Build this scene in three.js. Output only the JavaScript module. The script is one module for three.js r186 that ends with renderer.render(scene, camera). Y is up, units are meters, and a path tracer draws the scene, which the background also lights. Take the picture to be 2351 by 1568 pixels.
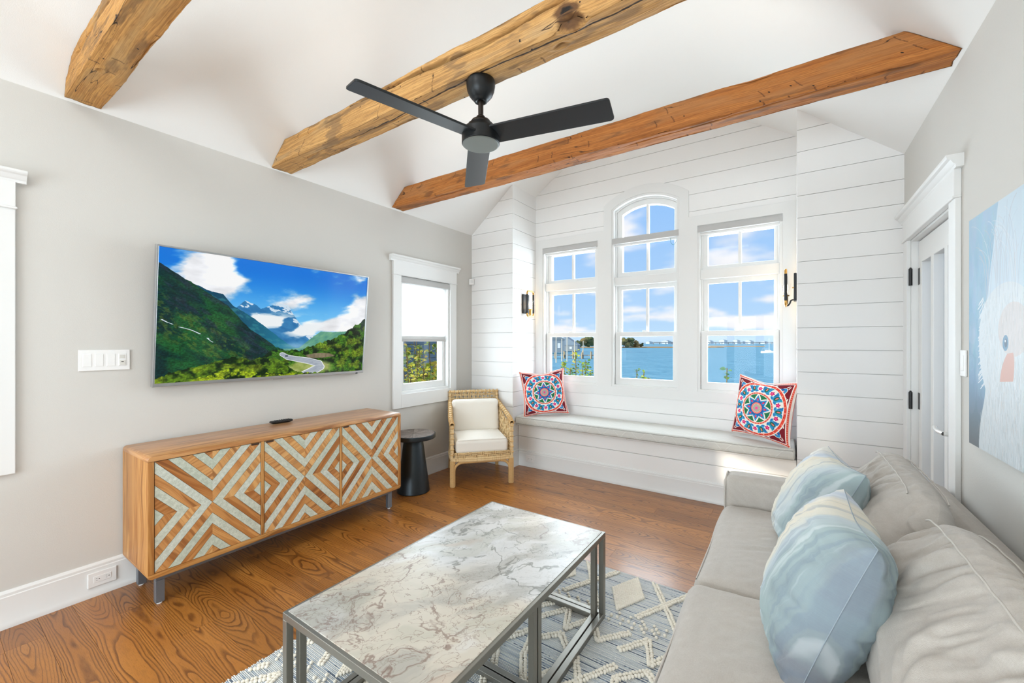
import * as THREE from 'three';
import { mergeGeometries, mergeVertices, toCreasedNormals } from 'three/addons/utils/BufferGeometryUtils.js';
import { RoundedBoxGeometry } from 'three/addons/geometries/RoundedBoxGeometry.js';
import { RectAreaLightUniformsLib } from 'three/addons/lights/RectAreaLightUniformsLib.js';

// ------------------------------------------------------------------ camera, sky, sun, daylight, exposure
const scene = new THREE.Scene();
const W = 2351, H = 1568, FOCAL = 945;
const camera = new THREE.PerspectiveCamera(2 * Math.atan(H / 2 / FOCAL) * 180 / Math.PI, W / H, 0.05, 3000);
camera.position.set(0, 1.35, 0);
camera.rotation.y = 34.21 * Math.PI / 180;
camera.setViewOffset(W, H, 0, -2, W, H);
const renderer = new THREE.WebGLRenderer({ antialias: true });
renderer.toneMapping = THREE.LinearToneMapping;
renderer.toneMappingExposure = 1.0;
renderer.shadowMap.enabled = true;
RectAreaLightUniformsLib.init();

// ---- seeded noise
let seedState = 12345;
function rnd() { seedState = (seedState + 0x6d2b79f5) | 0; let t = Math.imul(seedState ^ (seedState >>> 15), 1 | seedState); t = (t + Math.imul(t ^ (t >>> 7), 61 | t)) ^ t; return ((t ^ (t >>> 14)) >>> 0) / 4294967296; }
const rr = (a, b) => a + (b - a) * rnd();
function hash(x, y, z) { let h = Math.imul(x, 374761393) ^ Math.imul(y, 668265263) ^ Math.imul(z, 2147483647 - 1274126177); h = Math.imul(h ^ (h >>> 13), 1274126177); h ^= h >>> 16; return (h >>> 0) / 4294967296; }
const sm = (t) => t * t * (3 - 2 * t);
function vn(x, y, z = 0) {
  const xi = Math.floor(x), yi = Math.floor(y), fx = x - xi, fy = y - yi, u = fx * fx * (3 - 2 * fx), v = fy * fy * (3 - 2 * fy);
  const hz = Math.imul(z | 0, 2147483647 - 1274126177), hx0 = Math.imul(xi, 374761393), hx1 = Math.imul(xi + 1, 374761393), hy0 = Math.imul(yi, 668265263) ^ hz, hy1 = Math.imul(yi + 1, 668265263) ^ hz;
  let a = hx0 ^ hy0, b = hx1 ^ hy0, c = hx0 ^ hy1, d = hx1 ^ hy1;
  a = Math.imul(a ^ (a >>> 13), 1274126177); a = (a ^ (a >>> 16)) >>> 0; b = Math.imul(b ^ (b >>> 13), 1274126177); b = (b ^ (b >>> 16)) >>> 0;
  c = Math.imul(c ^ (c >>> 13), 1274126177); c = (c ^ (c >>> 16)) >>> 0; d = Math.imul(d ^ (d >>> 13), 1274126177); d = (d ^ (d >>> 16)) >>> 0;
  const p = a + (b - a) * u, q = c + (d - c) * u; return (p + (q - p) * v) / 4294967296;
}
function fbm(x, y, o = 4, z = 0) { let s = 0, a = 0.5, n = 0; for (let i = 0; i < o; i++) { s += a * vn(x, y, z + i * 7); n += a; a *= 0.5; x *= 2.03; y *= 2.03; } return s / n; }
const clamp = (x, a = 0, b = 1) => Math.min(b, Math.max(a, x));
const sst = (a, b, x) => { const t = clamp((x - a) / (b - a)); return t * t * (3 - 2 * t); };
const mix = (a, b, t) => a + (b - a) * t;
const mix3 = (a, b, t) => [mix(a[0], b[0], t), mix(a[1], b[1], t), mix(a[2], b[2], t)];

// sky: blue air with broken fair-weather cloud, the same all round
{
  const w = 2048, h = 1024, data = new Float32Array(w * h * 4);
  for (let j = 0; j < h; j++) {
    const el = ((j + 0.5) / h - 0.5) * Math.PI;
    for (let i = 0; i < w; i++) {
      const az = (i + 0.5) / w * 2 * Math.PI, y = Math.sin(el), cx = Math.cos(az) * Math.cos(el), cz = Math.sin(az) * Math.cos(el);
      const up = Math.max(0, y), t = Math.pow(up, 0.5);
      let c = mix3([0.60, 0.82, 1.0], [0.20, 0.47, 0.96], clamp(t * 1.25));
      if (y > 0) {
        const k = 1 / (y + 0.16), px = cx * k, pz = cz * k;
        const base = fbm(px * 1.9 + 11.3, pz * 1.9 + 4.7, 6), big = fbm(px * 0.6 + 3, pz * 0.6 + 9, 2);
        const d = sst(0.47, 0.62, base * 0.7 + big * 0.36), fade = sst(0.0, 0.03, y);
        const body = 0.92 + 0.12 * fbm(px * 5, pz * 5 + 30, 3);
        c = mix3(c, [body, body * 0.995, body * 1.01], d * fade * 0.95);
      } else c = [0.45, 0.6, 0.72];
      const o = (j * w + i) * 4; data[o] = c[0]; data[o + 1] = c[1]; data[o + 2] = c[2]; data[o + 3] = 1;
    }
  }
  const sky = new THREE.DataTexture(data, w, h, THREE.RGBAFormat, THREE.FloatType);
  sky.mapping = THREE.EquirectangularReflectionMapping; sky.magFilter = THREE.LinearFilter; sky.minFilter = THREE.LinearFilter; sky.needsUpdate = true;
  scene.background = sky;
}
// low sun behind the camera's left shoulder
const SUN_DIR = new THREE.Vector3(0.714, -0.2, -1).normalize();
const sun = new THREE.DirectionalLight(new THREE.Color(1.0, 0.9, 0.74), 4.0);
sun.name = 'sun';
sun.position.copy(SUN_DIR).multiplyScalar(-40).add(new THREE.Vector3(-1, 0, -2));
sun.target.position.set(-1, 0, -2);
sun.castShadow = true; sun.shadow.radius = 2.5; sun.shadow.mapSize.set(2048, 2048);
Object.assign(sun.shadow.camera, { left: -12, right: 12, top: 12, bottom: -12, near: 1, far: 120 });
scene.add(sun, sun.target);

// area lights added outside the openings, brighter than the sky beyond
const XW = -3.08, XR = 0.613, ZP = -3.697, ZA = -4.184, XL = -2.505, XA = 0.032, ZB = 2.7, EAVE = 2.592, PITCH = 0.826, FLAT = 3.5;
const DAY = new THREE.Color(0.775, 0.905, 1.0);
function daylightPanel(name, x, y, z, w, h, tx, ty, tz, power) {
  const l = new THREE.RectAreaLight(DAY, power, w, h);
  l.name = name; l.position.set(x, y, z); l.lookAt(tx, ty, tz); scene.add(l); return l;
}
const WIN = 10.6, LAMP = { panel: 5.5, up: 10 };
daylightPanel('added_daylight_back_windows', -1.235, 1.75, ZA - 0.75, 3.1, 2.3, -1.235, 1.75, 0, WIN);
daylightPanel('added_daylight_left_window', XW - 0.22, 1.42, 0.52, 1.44, 1.1, 0, 1.42, 0.52, 8.5);
daylightPanel('added_daylight_far_left_window', XW - 0.22, 1.42, -2.977, 0.66, 1.1, 0, 1.42, -2.977, 9);
daylightPanel('unseen_patio_door_light', -1.235, 1.08, ZB + 0.22, 2.5, 2.05, -1.235, 1.08, 0, 12);  // light of the unseen rear doors, placed for the bench front and panels

// ------------------------------------------------------------------ helpers
const counts = {};
function numbered(n) { const k = counts[n] = (counts[n] ?? -1) + 1; return k ? n + '_' + String(k).padStart(3, '0') : n; }
function thing(name, label, category, pos = [0, 0, 0], ry = 0, group) {
  const o = new THREE.Group(); o.name = numbered(name); o.position.set(...pos); o.rotation.y = ry; o.userData = { label, category };
  if (group) o.userData.group = group;
  scene.add(o); return o;
}
function struct(name, label) { const o = new THREE.Group(); o.name = name; o.userData = { kind: 'structure' }; if (label) o.userData.label = label; scene.add(o); return o; }
function part(parent, name, geo, mat, label) { const m = new THREE.Mesh(geo, mat); m.name = name; if (label) m.userData.label = label; parent.add(m); return m; }
const V = (x, y, z) => new THREE.Vector3(x, y, z);
function bx(x0, x1, y0, y1, z0, z1) { const g = new THREE.BoxGeometry(Math.abs(x1 - x0), Math.abs(y1 - y0), Math.abs(z1 - z0)); g.translate((x0 + x1) / 2, (y0 + y1) / 2, (z0 + z1) / 2); return g; }
function rbx(x0, x1, y0, y1, z0, z1, r = 0.004, s = 2) { const w = Math.abs(x1 - x0), h = Math.abs(y1 - y0), d = Math.abs(z1 - z0); const g = new RoundedBoxGeometry(w, h, d, s, Math.min(r, w / 2.02, h / 2.02, d / 2.02)); g.translate((x0 + x1) / 2, (y0 + y1) / 2, (z0 + z1) / 2); return g; }
function merge(list) { return mergeGeometries(list.map((g) => (g.index ? g.toNonIndexed() : g)).map((g) => { for (const k of Object.keys(g.attributes)) if (!['position', 'normal', 'uv'].includes(k)) g.deleteAttribute(k); return g; })); }
// texture coordinates in metres from position; the axis named in grain runs along u
function metreUV(g, grain = 'x', ou = 0, ov = 0) {
  const p = g.attributes.position, n = g.attributes.normal, uv = new Float32Array(p.count * 2), gi = 'xyz'.indexOf(grain);
  for (let i = 0; i < p.count; i++) {
    const nn = [Math.abs(n.getX(i)), Math.abs(n.getY(i)), Math.abs(n.getZ(i))], pp = [p.getX(i), p.getY(i), p.getZ(i)], d = nn.indexOf(Math.max(...nn)), ax = [0, 1, 2].filter((k) => k !== d);
    let a = ax[0], b = ax[1]; if (b === gi) [a, b] = [b, a];
    uv[i * 2] = pp[a] + ou; uv[i * 2 + 1] = pp[b] + ov;
  }
  g.setAttribute('uv', new THREE.BufferAttribute(uv, 2)); return g;
}
function shapeOf(pts, holes = []) { const s = new THREE.Shape(pts.map((p) => new THREE.Vector2(p[0], p[1]))); for (const h of holes) s.holes.push(new THREE.Path(h.map((p) => new THREE.Vector2(p[0], p[1])))); return s; }
const rect = (x0, x1, y0, y1) => [[x0, y0], [x1, y0], [x1, y1], [x0, y1]];
function ext(pts, holes, z0, z1, bevel = 0) {
  const g = new THREE.ExtrudeGeometry(shapeOf(pts, holes), { depth: Math.abs(z1 - z0) - 2 * bevel, bevelEnabled: bevel > 0, bevelThickness: bevel, bevelSize: bevel, bevelOffset: -bevel, bevelSegments: 2, curveSegments: 8 });
  g.translate(0, 0, Math.min(z0, z1) + bevel); return g;
}
// a profile (outward distance, height) run along a wall; local x along, z out
function run(profile, x0, x1) { const g = new THREE.ExtrudeGeometry(shapeOf(profile), { depth: x1 - x0, bevelEnabled: false }); g.rotateY(Math.PI / 2); g.scale(1, 1, -1); g.translate(x0, 0, 0); const idx = g.index; if (!idx) { const p = g.attributes.position; for (const k of Object.keys(g.attributes)) { const a = g.attributes[k], s = a.itemSize; for (let i = 0; i < p.count; i += 3) for (let c = 0; c < s; c++) { const t = a.array[(i + 1) * s + c]; a.array[(i + 1) * s + c] = a.array[(i + 2) * s + c]; a.array[(i + 2) * s + c] = t; } } } g.computeVertexNormals(); return g; }
function clipPoly(poly, a, b, c) { // keep a*x+b*y<=c
  const out = [], f = (p) => a * p[0] + b * p[1] - c;
  for (let i = 0; i < poly.length; i++) { const p = poly[i], q = poly[(i + 1) % poly.length], fp = f(p), fq = f(q); if (fp <= 0) out.push(p); if ((fp < 0 && fq > 0) || (fp > 0 && fq < 0)) { const t = fp / (fp - fq); out.push([mix(p[0], q[0], t), mix(p[1], q[1], t)]); } }
  return out;
}
function tube(pts, r, seg = 24, rad = 8, closed = false) { return new THREE.TubeGeometry(new THREE.CatmullRomCurve3(pts.map((p) => (p.isVector3 ? p : V(...p))), closed), seg, r, rad, closed); }
function cyl(x, z, y0, y1, r0, r1 = r0, seg = 20) { const g = new THREE.CylinderGeometry(r1, r0, y1 - y0, seg); g.translate(x, (y0 + y1) / 2, z); return g; }
function lathe(prof, seg = 40) { return new THREE.LatheGeometry(prof.map((p) => new THREE.Vector2(p[0], p[1])), seg); }
function dataTex(w, h, fn, { srgb = true, wrap = THREE.MirroredRepeatWrapping, rx = 1, ry = 1 } = {}) {
  const d = new Uint8Array(w * h * 4);
  for (let j = 0; j < h; j++) for (let i = 0; i < w; i++) { const c = fn(i, j), o = (j * w + i) * 4; if (typeof c === 'number') { d[o] = d[o + 1] = d[o + 2] = clamp(c) * 255; } else { d[o] = clamp(c[0]) * 255; d[o + 1] = clamp(c[1]) * 255; d[o + 2] = clamp(c[2]) * 255; } d[o + 3] = 255; }
  const t = new THREE.DataTexture(d, w, h, THREE.RGBAFormat); t.wrapS = t.wrapT = wrap; t.magFilter = THREE.LinearFilter; t.minFilter = THREE.LinearMipmapLinearFilter; t.generateMipmaps = true; if (srgb) t.colorSpace = THREE.SRGBColorSpace; t.repeat.set(rx, ry); t.needsUpdate = true; return t;
}
function canvasTex(w, h, draw) { const c = document.createElement('canvas'); c.width = w; c.height = h; draw(c.getContext('2d'), w, h); const t = new THREE.CanvasTexture(c); t.colorSpace = THREE.SRGBColorSpace; t.wrapS = t.wrapT = THREE.ClampToEdgeWrapping; t.magFilter = THREE.LinearFilter; return t; }
const mat = (color, roughness = 0.6, extra = {}) => new THREE.MeshPhysicalMaterial({ color, roughness, ...extra });

// ------------------------------------------------------------------ materials of the room
const plaster = dataTex(512, 512, (i, j) => 0.5 + 0.5 * (fbm(i / 3, j / 3, 3) - 0.5), { srgb: false, rx: 3, ry: 3 });
const M = {
  wall: mat('#d3d0ca', 0.85, { bumpMap: plaster, bumpScale: 0.0006 }),
  ceiling: mat('#f3f2ef', 0.9, { bumpMap: plaster, bumpScale: 0.0005 }),
  board: mat('#f2f1ef', 0.45),
  trim: mat('#eaeae8', 0.4),
  sash: mat('#e9e9e7', 0.38),
  glass: new THREE.MeshPhysicalMaterial({ color: '#ffffff', roughness: 0, transmission: 1, thickness: 0, ior: 1.45, specularIntensity: 0.25 }),
  plastic: mat('#f2f1ef', 0.35),
  slot: mat('#3a3835', 0.6),
  gap: mat('#e0deda', 0.9),
  shadeFabric: mat('#c3c2c0', 0.9),
  black: mat('#191a1b', 0.4),
};

// ------------------------------------------------------------------ room shell
const slopeY = (x) => Math.min(EAVE + PITCH * (x - XW), EAVE + PITCH * (XR - x));
const ceilY = (x) => { const a = slopeY(x), k = 0.5, h = clamp(0.5 + 0.5 * (FLAT - a) / k); return mix(FLAT, a, h) - k * h * (1 - h); };
{
  const c = struct('ceiling'), under = [], n = 150;
  for (let i = 0; i <= n; i++) { const x = mix(XW - 0.2, XR + 0.2, i / n); under.push([x, ceilY(x)]); }
  const top = under.map(([x, y]) => [x, y + 0.3]).reverse();
  part(c, 'ceiling_vault', toCreasedNormals(ext([...under, ...top], [], ZA - 0.2, ZB + 0.2), 0.5), M.ceiling);
}
const wallL = struct('wall_left'), wallR = struct('wall_right'), wallB = struct('wall_back'), wallF = struct('wall_front');
const W1 = [2.638, 3.317, 0.857, 1.984], W2 = [-1.25, 0.197, 0.857, 1.984];
{
  const g = ext(rect(-ZB - 0.16, -ZA + 0.16, -0.06, 2.7), [rect(...W1), rect(...W2)], -0.16, 0);
  const m = part(wallL, 'plaster', metreUV(g), M.wall); m.rotation.y = Math.PI / 2; m.position.x = XW;
  const DOOR = rect(-3.53, -2.71, -0.06, 1.985);
  const pts = [[-4.35, -0.06], [-3.53, -0.06], [-3.53, 1.985], [-2.71, 1.985], [-2.71, -0.06], [ZB + 0.16, -0.06], [ZB + 0.16, 2.7], [-4.35, 2.7]];
  const g2 = ext(pts, [], -0.16, 0);
  const m2 = part(wallR, 'plaster', metreUV(g2), M.wall); m2.rotation.y = -Math.PI / 2; m2.position.x = XR;
  part(wallF, 'plaster', metreUV(ext([[XW - 0.16, -0.06], [-2.5, -0.06], [-2.5, 2.12], [0.03, 2.12], [0.03, -0.06], [XR + 0.16, -0.06], [XR + 0.16, 3.7], [XW - 0.16, 3.7]], [], ZB, ZB + 0.16)), M.wall);
}
// back wall: piers, shiplap boards, window openings
const BW = [{ x0: -2.409, x1: -1.725 }, { x0: -1.572, x1: -0.897, arch: true }, { x0: -0.736, x1: -0.063 }];
const SILL = 0.887, HEADY = 2.445, ARC = { cx: -1.2345, r: 0.586, cy: 2.852 - 0.586 };
function arcPts(r, x0, x1, n = 20, cx = ARC.cx, cy = ARC.cy) { const o = []; for (let i = 0; i <= n; i++) { const x = mix(x0, x1, i / n); o.push([x, cy + Math.sqrt(Math.max(0, r * r - (x - cx) ** 2))]); } return o; }
const holeOf = (w) => (w.arch ? [[w.x0, SILL], [w.x1, SILL], ...arcPts(ARC.r, w.x1, w.x0)] : rect(w.x0, w.x1, SILL, HEADY));
{
  part(wallB, 'backing', ext(rect(XW - 0.16, XR + 0.16, -0.06, 3.75), BW.map(holeOf), ZA - 0.16, ZA - 0.012), M.gap);
  const under = (x0, x1) => { let p = [[x0, -0.02], [x1, -0.02], [x1, 3.6], [x0, 3.6]]; p = clipPoly(p, -PITCH, 1, EAVE - PITCH * XW + 0.02); return clipPoly(p, PITCH, 1, EAVE + PITCH * XR + 0.02); };
  part(wallB, 'pier', ext(under(XW - 0.02, XL - 0.012), [], ZA - 0.012, ZP - 0.012), M.gap);
  part(wallB, 'pier', ext(under(XA + 0.012, XR + 0.02), [], ZA - 0.012, ZP - 0.012), M.gap);
  const rows = []; for (let k = -7; k <= 16; k++) rows.push(2.590 - 0.16187 * k);
  const GAP = 0.0032;
  const put = (poly, z) => {
    poly = clipPoly(poly, -PITCH, 1, EAVE - PITCH * XW); poly = clipPoly(poly, PITCH, 1, EAVE + PITCH * XR); poly = clipPoly(poly, 0, 1, FLAT);
    if (poly.length < 3) return; part(wallB, 'board', ext(poly, [], z - 0.012, z), M.board);
  };
  const putSide = (x, sgn, y0, y1) => part(wallB, 'board', bx(x - 0.012 * sgn, x, y0, y1, ZA, ZP - 0.012), M.board);
  for (let k = 0; k < rows.length - 1; k++) {
    const y1 = rows[k] - GAP / 2, y0 = rows[k + 1] + GAP / 2;
    put(rect(XW, XL, y0, y1), ZP); put(rect(XA, XR, y0, y1), ZP);
    const topSide = Math.min(y1, EAVE + PITCH * (XL - XW)); if (topSide > y0) { putSide(XL, 1, y0, topSide); putSide(XA, -1, y0, topSide); }
    // between the piers
    const clipBand = (a, b) => { if (b - a > 0.004) { if (b <= 0.8 || a >= 2.9) put(rect(XL, XA, a, b), ZA); else if (b <= 2.755) { put(rect(XL, -1.655, a, b), ZA); put(rect(-0.815, XA, a, b), ZA); } else { const R = 0.63, L = arcPts(R, -1.655, ARC.cx, 14), Rr = arcPts(R, ARC.cx, -0.815, 14);
      const left = [[XL, a], [-1.655, a], ...L.filter((p) => p[1] > a && p[1] < b), ]; const cxTop = b < ARC.cy + R ? ARC.cx - Math.sqrt(R * R - (b - ARC.cy) ** 2) : ARC.cx; left.push([cxTop, b], [XL, b]);
      part(wallB, 'board', ext(left, [], ZA - 0.012, ZA), M.board);
      const right = left.map(([x, y]) => [x === XL ? XA : 2 * ARC.cx - x, y]).reverse(); part(wallB, 'board', ext(right, [], ZA - 0.012, ZA), M.board); } } };
    if (y0 < 0.797 && y1 > 0.797) clipBand(y0, 0.797); else if (y0 < 2.538 && y1 > 2.538) clipBand(2.538, y1); else if (y1 <= 0.797 && y1 > 0.4 || y0 >= 2.538) clipBand(y0, y1);
  }
  // flat casing board round the three windows
  const out = [[XL, 0.795], [XA, 0.795], [XA, 2.54], [-0.81, 2.54], ...arcPts(0.676, -0.81, -1.659), [-1.659, 2.54], [XL, 2.54]];
  part(struct('trim_1'), 'window_casing', ext(out, BW.map(holeOf), ZA - 0.011, ZA + 0.008, 0.0015), M.trim);
}
// floor of oak planks
const oak = dataTex(2048, 1024, (i, j) => {
  const b = Math.floor(j / 128), X = i / 2048 * 2.4, Y = ((j % 128) + 0.5) / 128 * 0.12 - 0.06, s = b * 17.3;
  const y0 = (hash(b, 3, 1) - 0.5) * 0.07, w = (fbm(X * 2.2 + s, Y * 9 + s, 3) - 0.5) * 0.05 + (fbm(X * 9 + s, Y * 40, 2) - 0.5) * 0.006;
  const kind = b % 4, d0 = kind === 3 ? 0.09 : 0.012 + 0.05 * Math.abs(Math.sin(X * (1.3 + hash(b, 1, 1) * 1.3) + s)) + 0.02 * vn(X * 3 + s, 0.5);
  const r = Math.hypot((Y - y0) * (kind === 3 ? 1.6 : 1), d0 + w) * (kind === 3 ? 120 : 118), f = r - Math.floor(r);
  const line = sst(0.0, 0.10, f) * (1 - sst(0.1, 0.38 + 0.3 * hash(Math.floor(r), b, 5), f)) * (0.45 + 0.55 * vn(X * 3 + s, Math.floor(r)));
  const pore = sst(0.60, 0.85, vn(X * 55 + s, Y * 1500)) * 0.3, tone = fbm(X * 1.5 + s * 2, Y * 12 + 5, 3);
  let c = mix3([0.83, 0.58, 0.29], [0.70, 0.455, 0.20], tone);
  c = mix3(c, [0.36, 0.20, 0.075], clamp(line * 0.7 + pore * 0.6));
  return c;
});
const oakBump = dataTex(1024, 512, (i, j) => { const b = Math.floor(j / 64), X = i / 1024 * 2.4, Y = (j % 64) / 64 * 0.12; return 0.6 + 0.4 * (vn(X * 50 + b * 17, Y * 900) - 0.5); }, { srgb: false });
for (const t of [oak, oakBump]) { t.wrapS = THREE.MirroredRepeatWrapping; t.wrapT = THREE.ClampToEdgeWrapping; }
{
  const f = struct('floor');
  part(f, 'subfloor', bx(XW - 0.16, XR + 0.16, -0.14, -0.018, ZA - 0.16, ZB + 0.16), mat('#4a3018', 0.9));
  const tones = ['#ece5da', '#ddd4c8', '#cfc4b6', '#e6dccd'].map((c) => mat(c, 0.32, { map: oak, bumpMap: oakBump, bumpScale: 0.0004, clearcoat: 0.3, clearcoatRoughness: 0.2 }));
  const P = 0.1185; seedState = 77;
  for (let r = 0, z1 = 2.70; z1 > -3.83; r++, z1 -= P) {
    let x = XW - 0.05 - rr(0, 1.1); const zz = z1 - 0.0; // joints measured at z = -0.241 - k * P
    while (x < XR + 0.05) {
      const len = rr(0.75, 1.75), x0 = Math.max(x, XW - 0.02), x1 = Math.min(x + len, XR + 0.02); x += len;
      if (x1 - x0 < 0.02) continue;
      const za = zz - P + 0.0005 + 0.0225, zb = zz - 0.0005 + 0.0225;
      const g = bx(x0 + 0.0005, x1 - 0.0005, -0.018, 0, za, zb), p = g.attributes.position, uv = g.attributes.uv, row = Math.floor(rnd() * 8), off = rnd(), flip = rnd() < 0.5;
      for (let i = 0; i < p.count; i++) { const t = clamp((p.getZ(i) - za) / P, 0.03, 0.97); uv.setXY(i, (p.getX(i) + 4) / 2.4 + off * 3, (row + (flip ? 1 - t : t)) / 8); }
      part(f, 'plank', g, tones[Math.floor(rnd() * 4)]);
    }
  }
}
// baseboards: board, cap moulding and shoe
const BASE = [[0, 0], [0.022, 0], [0.022, 0.02], [0.015, 0.036], [0.015, 0.146], [0.012, 0.15], [0.012, 0.162], [0.006, 0.172], [0, 0.174]];
function baseboard(parent, x0, x1, m4) { const g = toCreasedNormals(run(BASE, x0, x1), 0.5); const m = part(parent, 'baseboard', g, M.trim); m4(m); return m; }
{
  const bl = struct('baseboard_left'), bb = struct('baseboard_back'), br = struct('baseboard_right');
  baseboard(bl, -ZB, -ZP, (m) => { m.rotation.y = Math.PI / 2; m.position.x = XW; });
  baseboard(bb, XW + 0.02, XL, (m) => { m.position.z = ZP; });
  baseboard(bb, XA, XR - 0.02, (m) => { m.position.z = ZP; });
  baseboard(bb, -ZP - 0.02, 3.81, (m) => { m.rotation.y = Math.PI / 2; m.position.x = XL; });
  baseboard(br, ZP + 0.02, -3.62, (m) => { m.rotation.y = -Math.PI / 2; m.position.x = XR; });
  baseboard(br, -2.59, ZB, (m) => { m.rotation.y = -Math.PI / 2; m.position.x = XR; });
}
// ------------------------------------------------------------------ windows (local x along the wall, y up, z into the room, 0 at the wall face)
const ring = (x0, x1, y0, y1, l, r, b, t, z0, z1, bev = 0.0015) => ext(rect(x0, x1, y0, y1), [rect(x0 + l, x1 - r, y0 + b, y1 - t)], z0, z1, bev);
function pane(parent, x0, x1, y0, y1, z) { const g = new THREE.PlaneGeometry(x1 - x0 + 0.012, y1 - y0 + 0.012); g.translate((x0 + x1) / 2, (y0 + y1) / 2, z); return part(parent, 'pane', g, M.glass); }
let winNo = 0;
function doubleHung(x0, x1, y0, y1, { transom = 0, arch = null, lites = 2, meet = 1.436 } = {}) {
  const w = struct('window_' + (++winNo));
  const top = transom ? 2.02 : y1;               // head of the double-hung unit
  // jamb liner and stop moulding
  if (arch) {
    const o = (d, r) => [[x0 + d, y0 + d], [x1 - d, y0 + d], ...arcPts(ARC.r - r, x1 - d, x0 + d)];
    part(w, 'jamb', ext(o(-0.004, -0.004), [o(0.022, 0.022)], -0.15, 0.0), M.trim);
    part(w, 'stop', ext(o(0.015, 0.015), [o(0.036, 0.036)], -0.15, -0.052, 0.002), M.trim);
    const ts = struct; // the arched fixed light
    const a = part(w, 'transom_sash', ext([[x0 + 0.036, 2.0], [x1 - 0.036, 2.0], ...arcPts(ARC.r - 0.036, x1 - 0.036, x0 + 0.036)], [[[x0 + 0.09, 2.085], [x1 - 0.06, 2.085], ...arcPts(ARC.r - 0.092, x1 - 0.06, x0 + 0.09)]], -0.125, -0.07, 0.003), M.sash);
    const mx = (x0 + 0.09 + x1 - 0.06) / 2; part(a, 'muntin', bx(mx - 0.012, mx + 0.012, 2.08, ARC.cy + ARC.r - 0.088, -0.112, -0.078), M.sash);
    for (const s of [0, 1]) { const gx0 = s ? mx : x0 + 0.086, gx1 = s ? x1 - 0.056 : mx; const g = new THREE.ShapeGeometry(shapeOf([[gx0, 2.08], [gx1, 2.08], ...arcPts(ARC.r - 0.088, gx1, gx0, 10)])); g.translate(0, 0, -0.098); part(a, 'pane', g, M.glass); }
  } else {
    part(w, 'jamb', ring(x0 - 0.004, x1 + 0.004, y0 - 0.004, y1 + 0.004, 0.026, 0.026, 0.026, 0.026, -0.15, 0.0, 0), M.trim);
    part(w, 'stop', ring(x0 + 0.015, x1 - 0.015, y0 + 0.015, y1 - 0.015, 0.021, 0.021, 0.021, 0.021, -0.15, -0.052), M.trim);
    if (transom) {
      const a = part(w, 'transom_sash', ring(x0 + 0.03, x1 - 0.03, 2.0, y1 - 0.02, 0.05, 0.034, 0.07, 0.07, -0.125, -0.07, 0.003), M.sash);
      const mx = (x0 + 0.08 + x1 - 0.064) / 2; part(a, 'muntin', bx(mx - 0.012, mx + 0.012, 2.06, y1 - 0.08, -0.112, -0.078), M.sash);
      pane(a, x0 + 0.08, mx, 2.07, y1 - 0.09, -0.098); pane(a, mx, x1 - 0.064, 2.07, y1 - 0.09, -0.098);
    }
  }
  if (transom) part(w, 'transom_bar', rbx(x0 + 0.02, x1 - 0.02, 1.945, 2.035, -0.14, -0.03, 0.006), M.trim);
  const hx0 = x0 + 0.03, hx1 = x1 - 0.03, topIn = transom ? 1.96 : y1 - 0.02, sT = transom ? 0.055 : 0.062;
  const up = part(w, 'upper_sash', ring(hx0, hx1, meet - 0.02, topIn, 0.05, 0.036, 0.042, sT, -0.125, -0.085, 0.003), M.sash);
  const n = lites, a0 = hx0 + 0.05, a1 = hx1 - 0.036, py0 = meet + 0.022, py1 = topIn - sT;
  for (let k = 0; k < n; k++) { const p0 = mix(a0, a1, k / n), p1 = mix(a0, a1, (k + 1) / n); pane(up, p0, p1, py0, py1, -0.105); if (k) part(up, 'muntin', bx(p0 - 0.0115, p0 + 0.0115, py0 - 0.005, py1 + 0.005, -0.118, -0.09), M.sash); }
  const lo = part(w, 'lower_sash', ring(hx0 - 0.004, hx1 + 0.004, y0 + 0.02, meet + 0.022, 0.052, 0.042, 0.068, 0.046, -0.084, -0.042, 0.003), M.sash);
  pane(lo, hx0 + 0.048, hx1 - 0.038, y0 + 0.088, meet - 0.024, -0.066);
  const mx = (x0 + x1) / 2;
  const lk = part(lo, 'sash_lock', merge([rbx(mx - 0.03, mx + 0.03, meet + 0.022, meet + 0.03, -0.08, -0.055, 0.003), rbx(mx - 0.035, mx + 0.012, meet + 0.03, meet + 0.038, -0.074, -0.06, 0.003)]), M.plastic);
  return w;
}
for (const w of BW) { const g = doubleHung(w.x0, w.x1, SILL, w.arch ? 2.745 : HEADY, { transom: 1, arch: w.arch }); g.position.z = ZA; }
function onLeft(o) { o.rotation.y = Math.PI / 2; o.position.x = XW; return o; }
function onRight(o) { o.rotation.y = -Math.PI / 2; o.position.x = XR; return o; }
onLeft(doubleHung(W1[0], W1[1], W1[2], W1[3], { meet: 1.395 }));
onLeft(doubleHung(W2[0], W2[1], W2[2], W2[3], { meet: 1.395, lites: 4 }));

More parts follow.
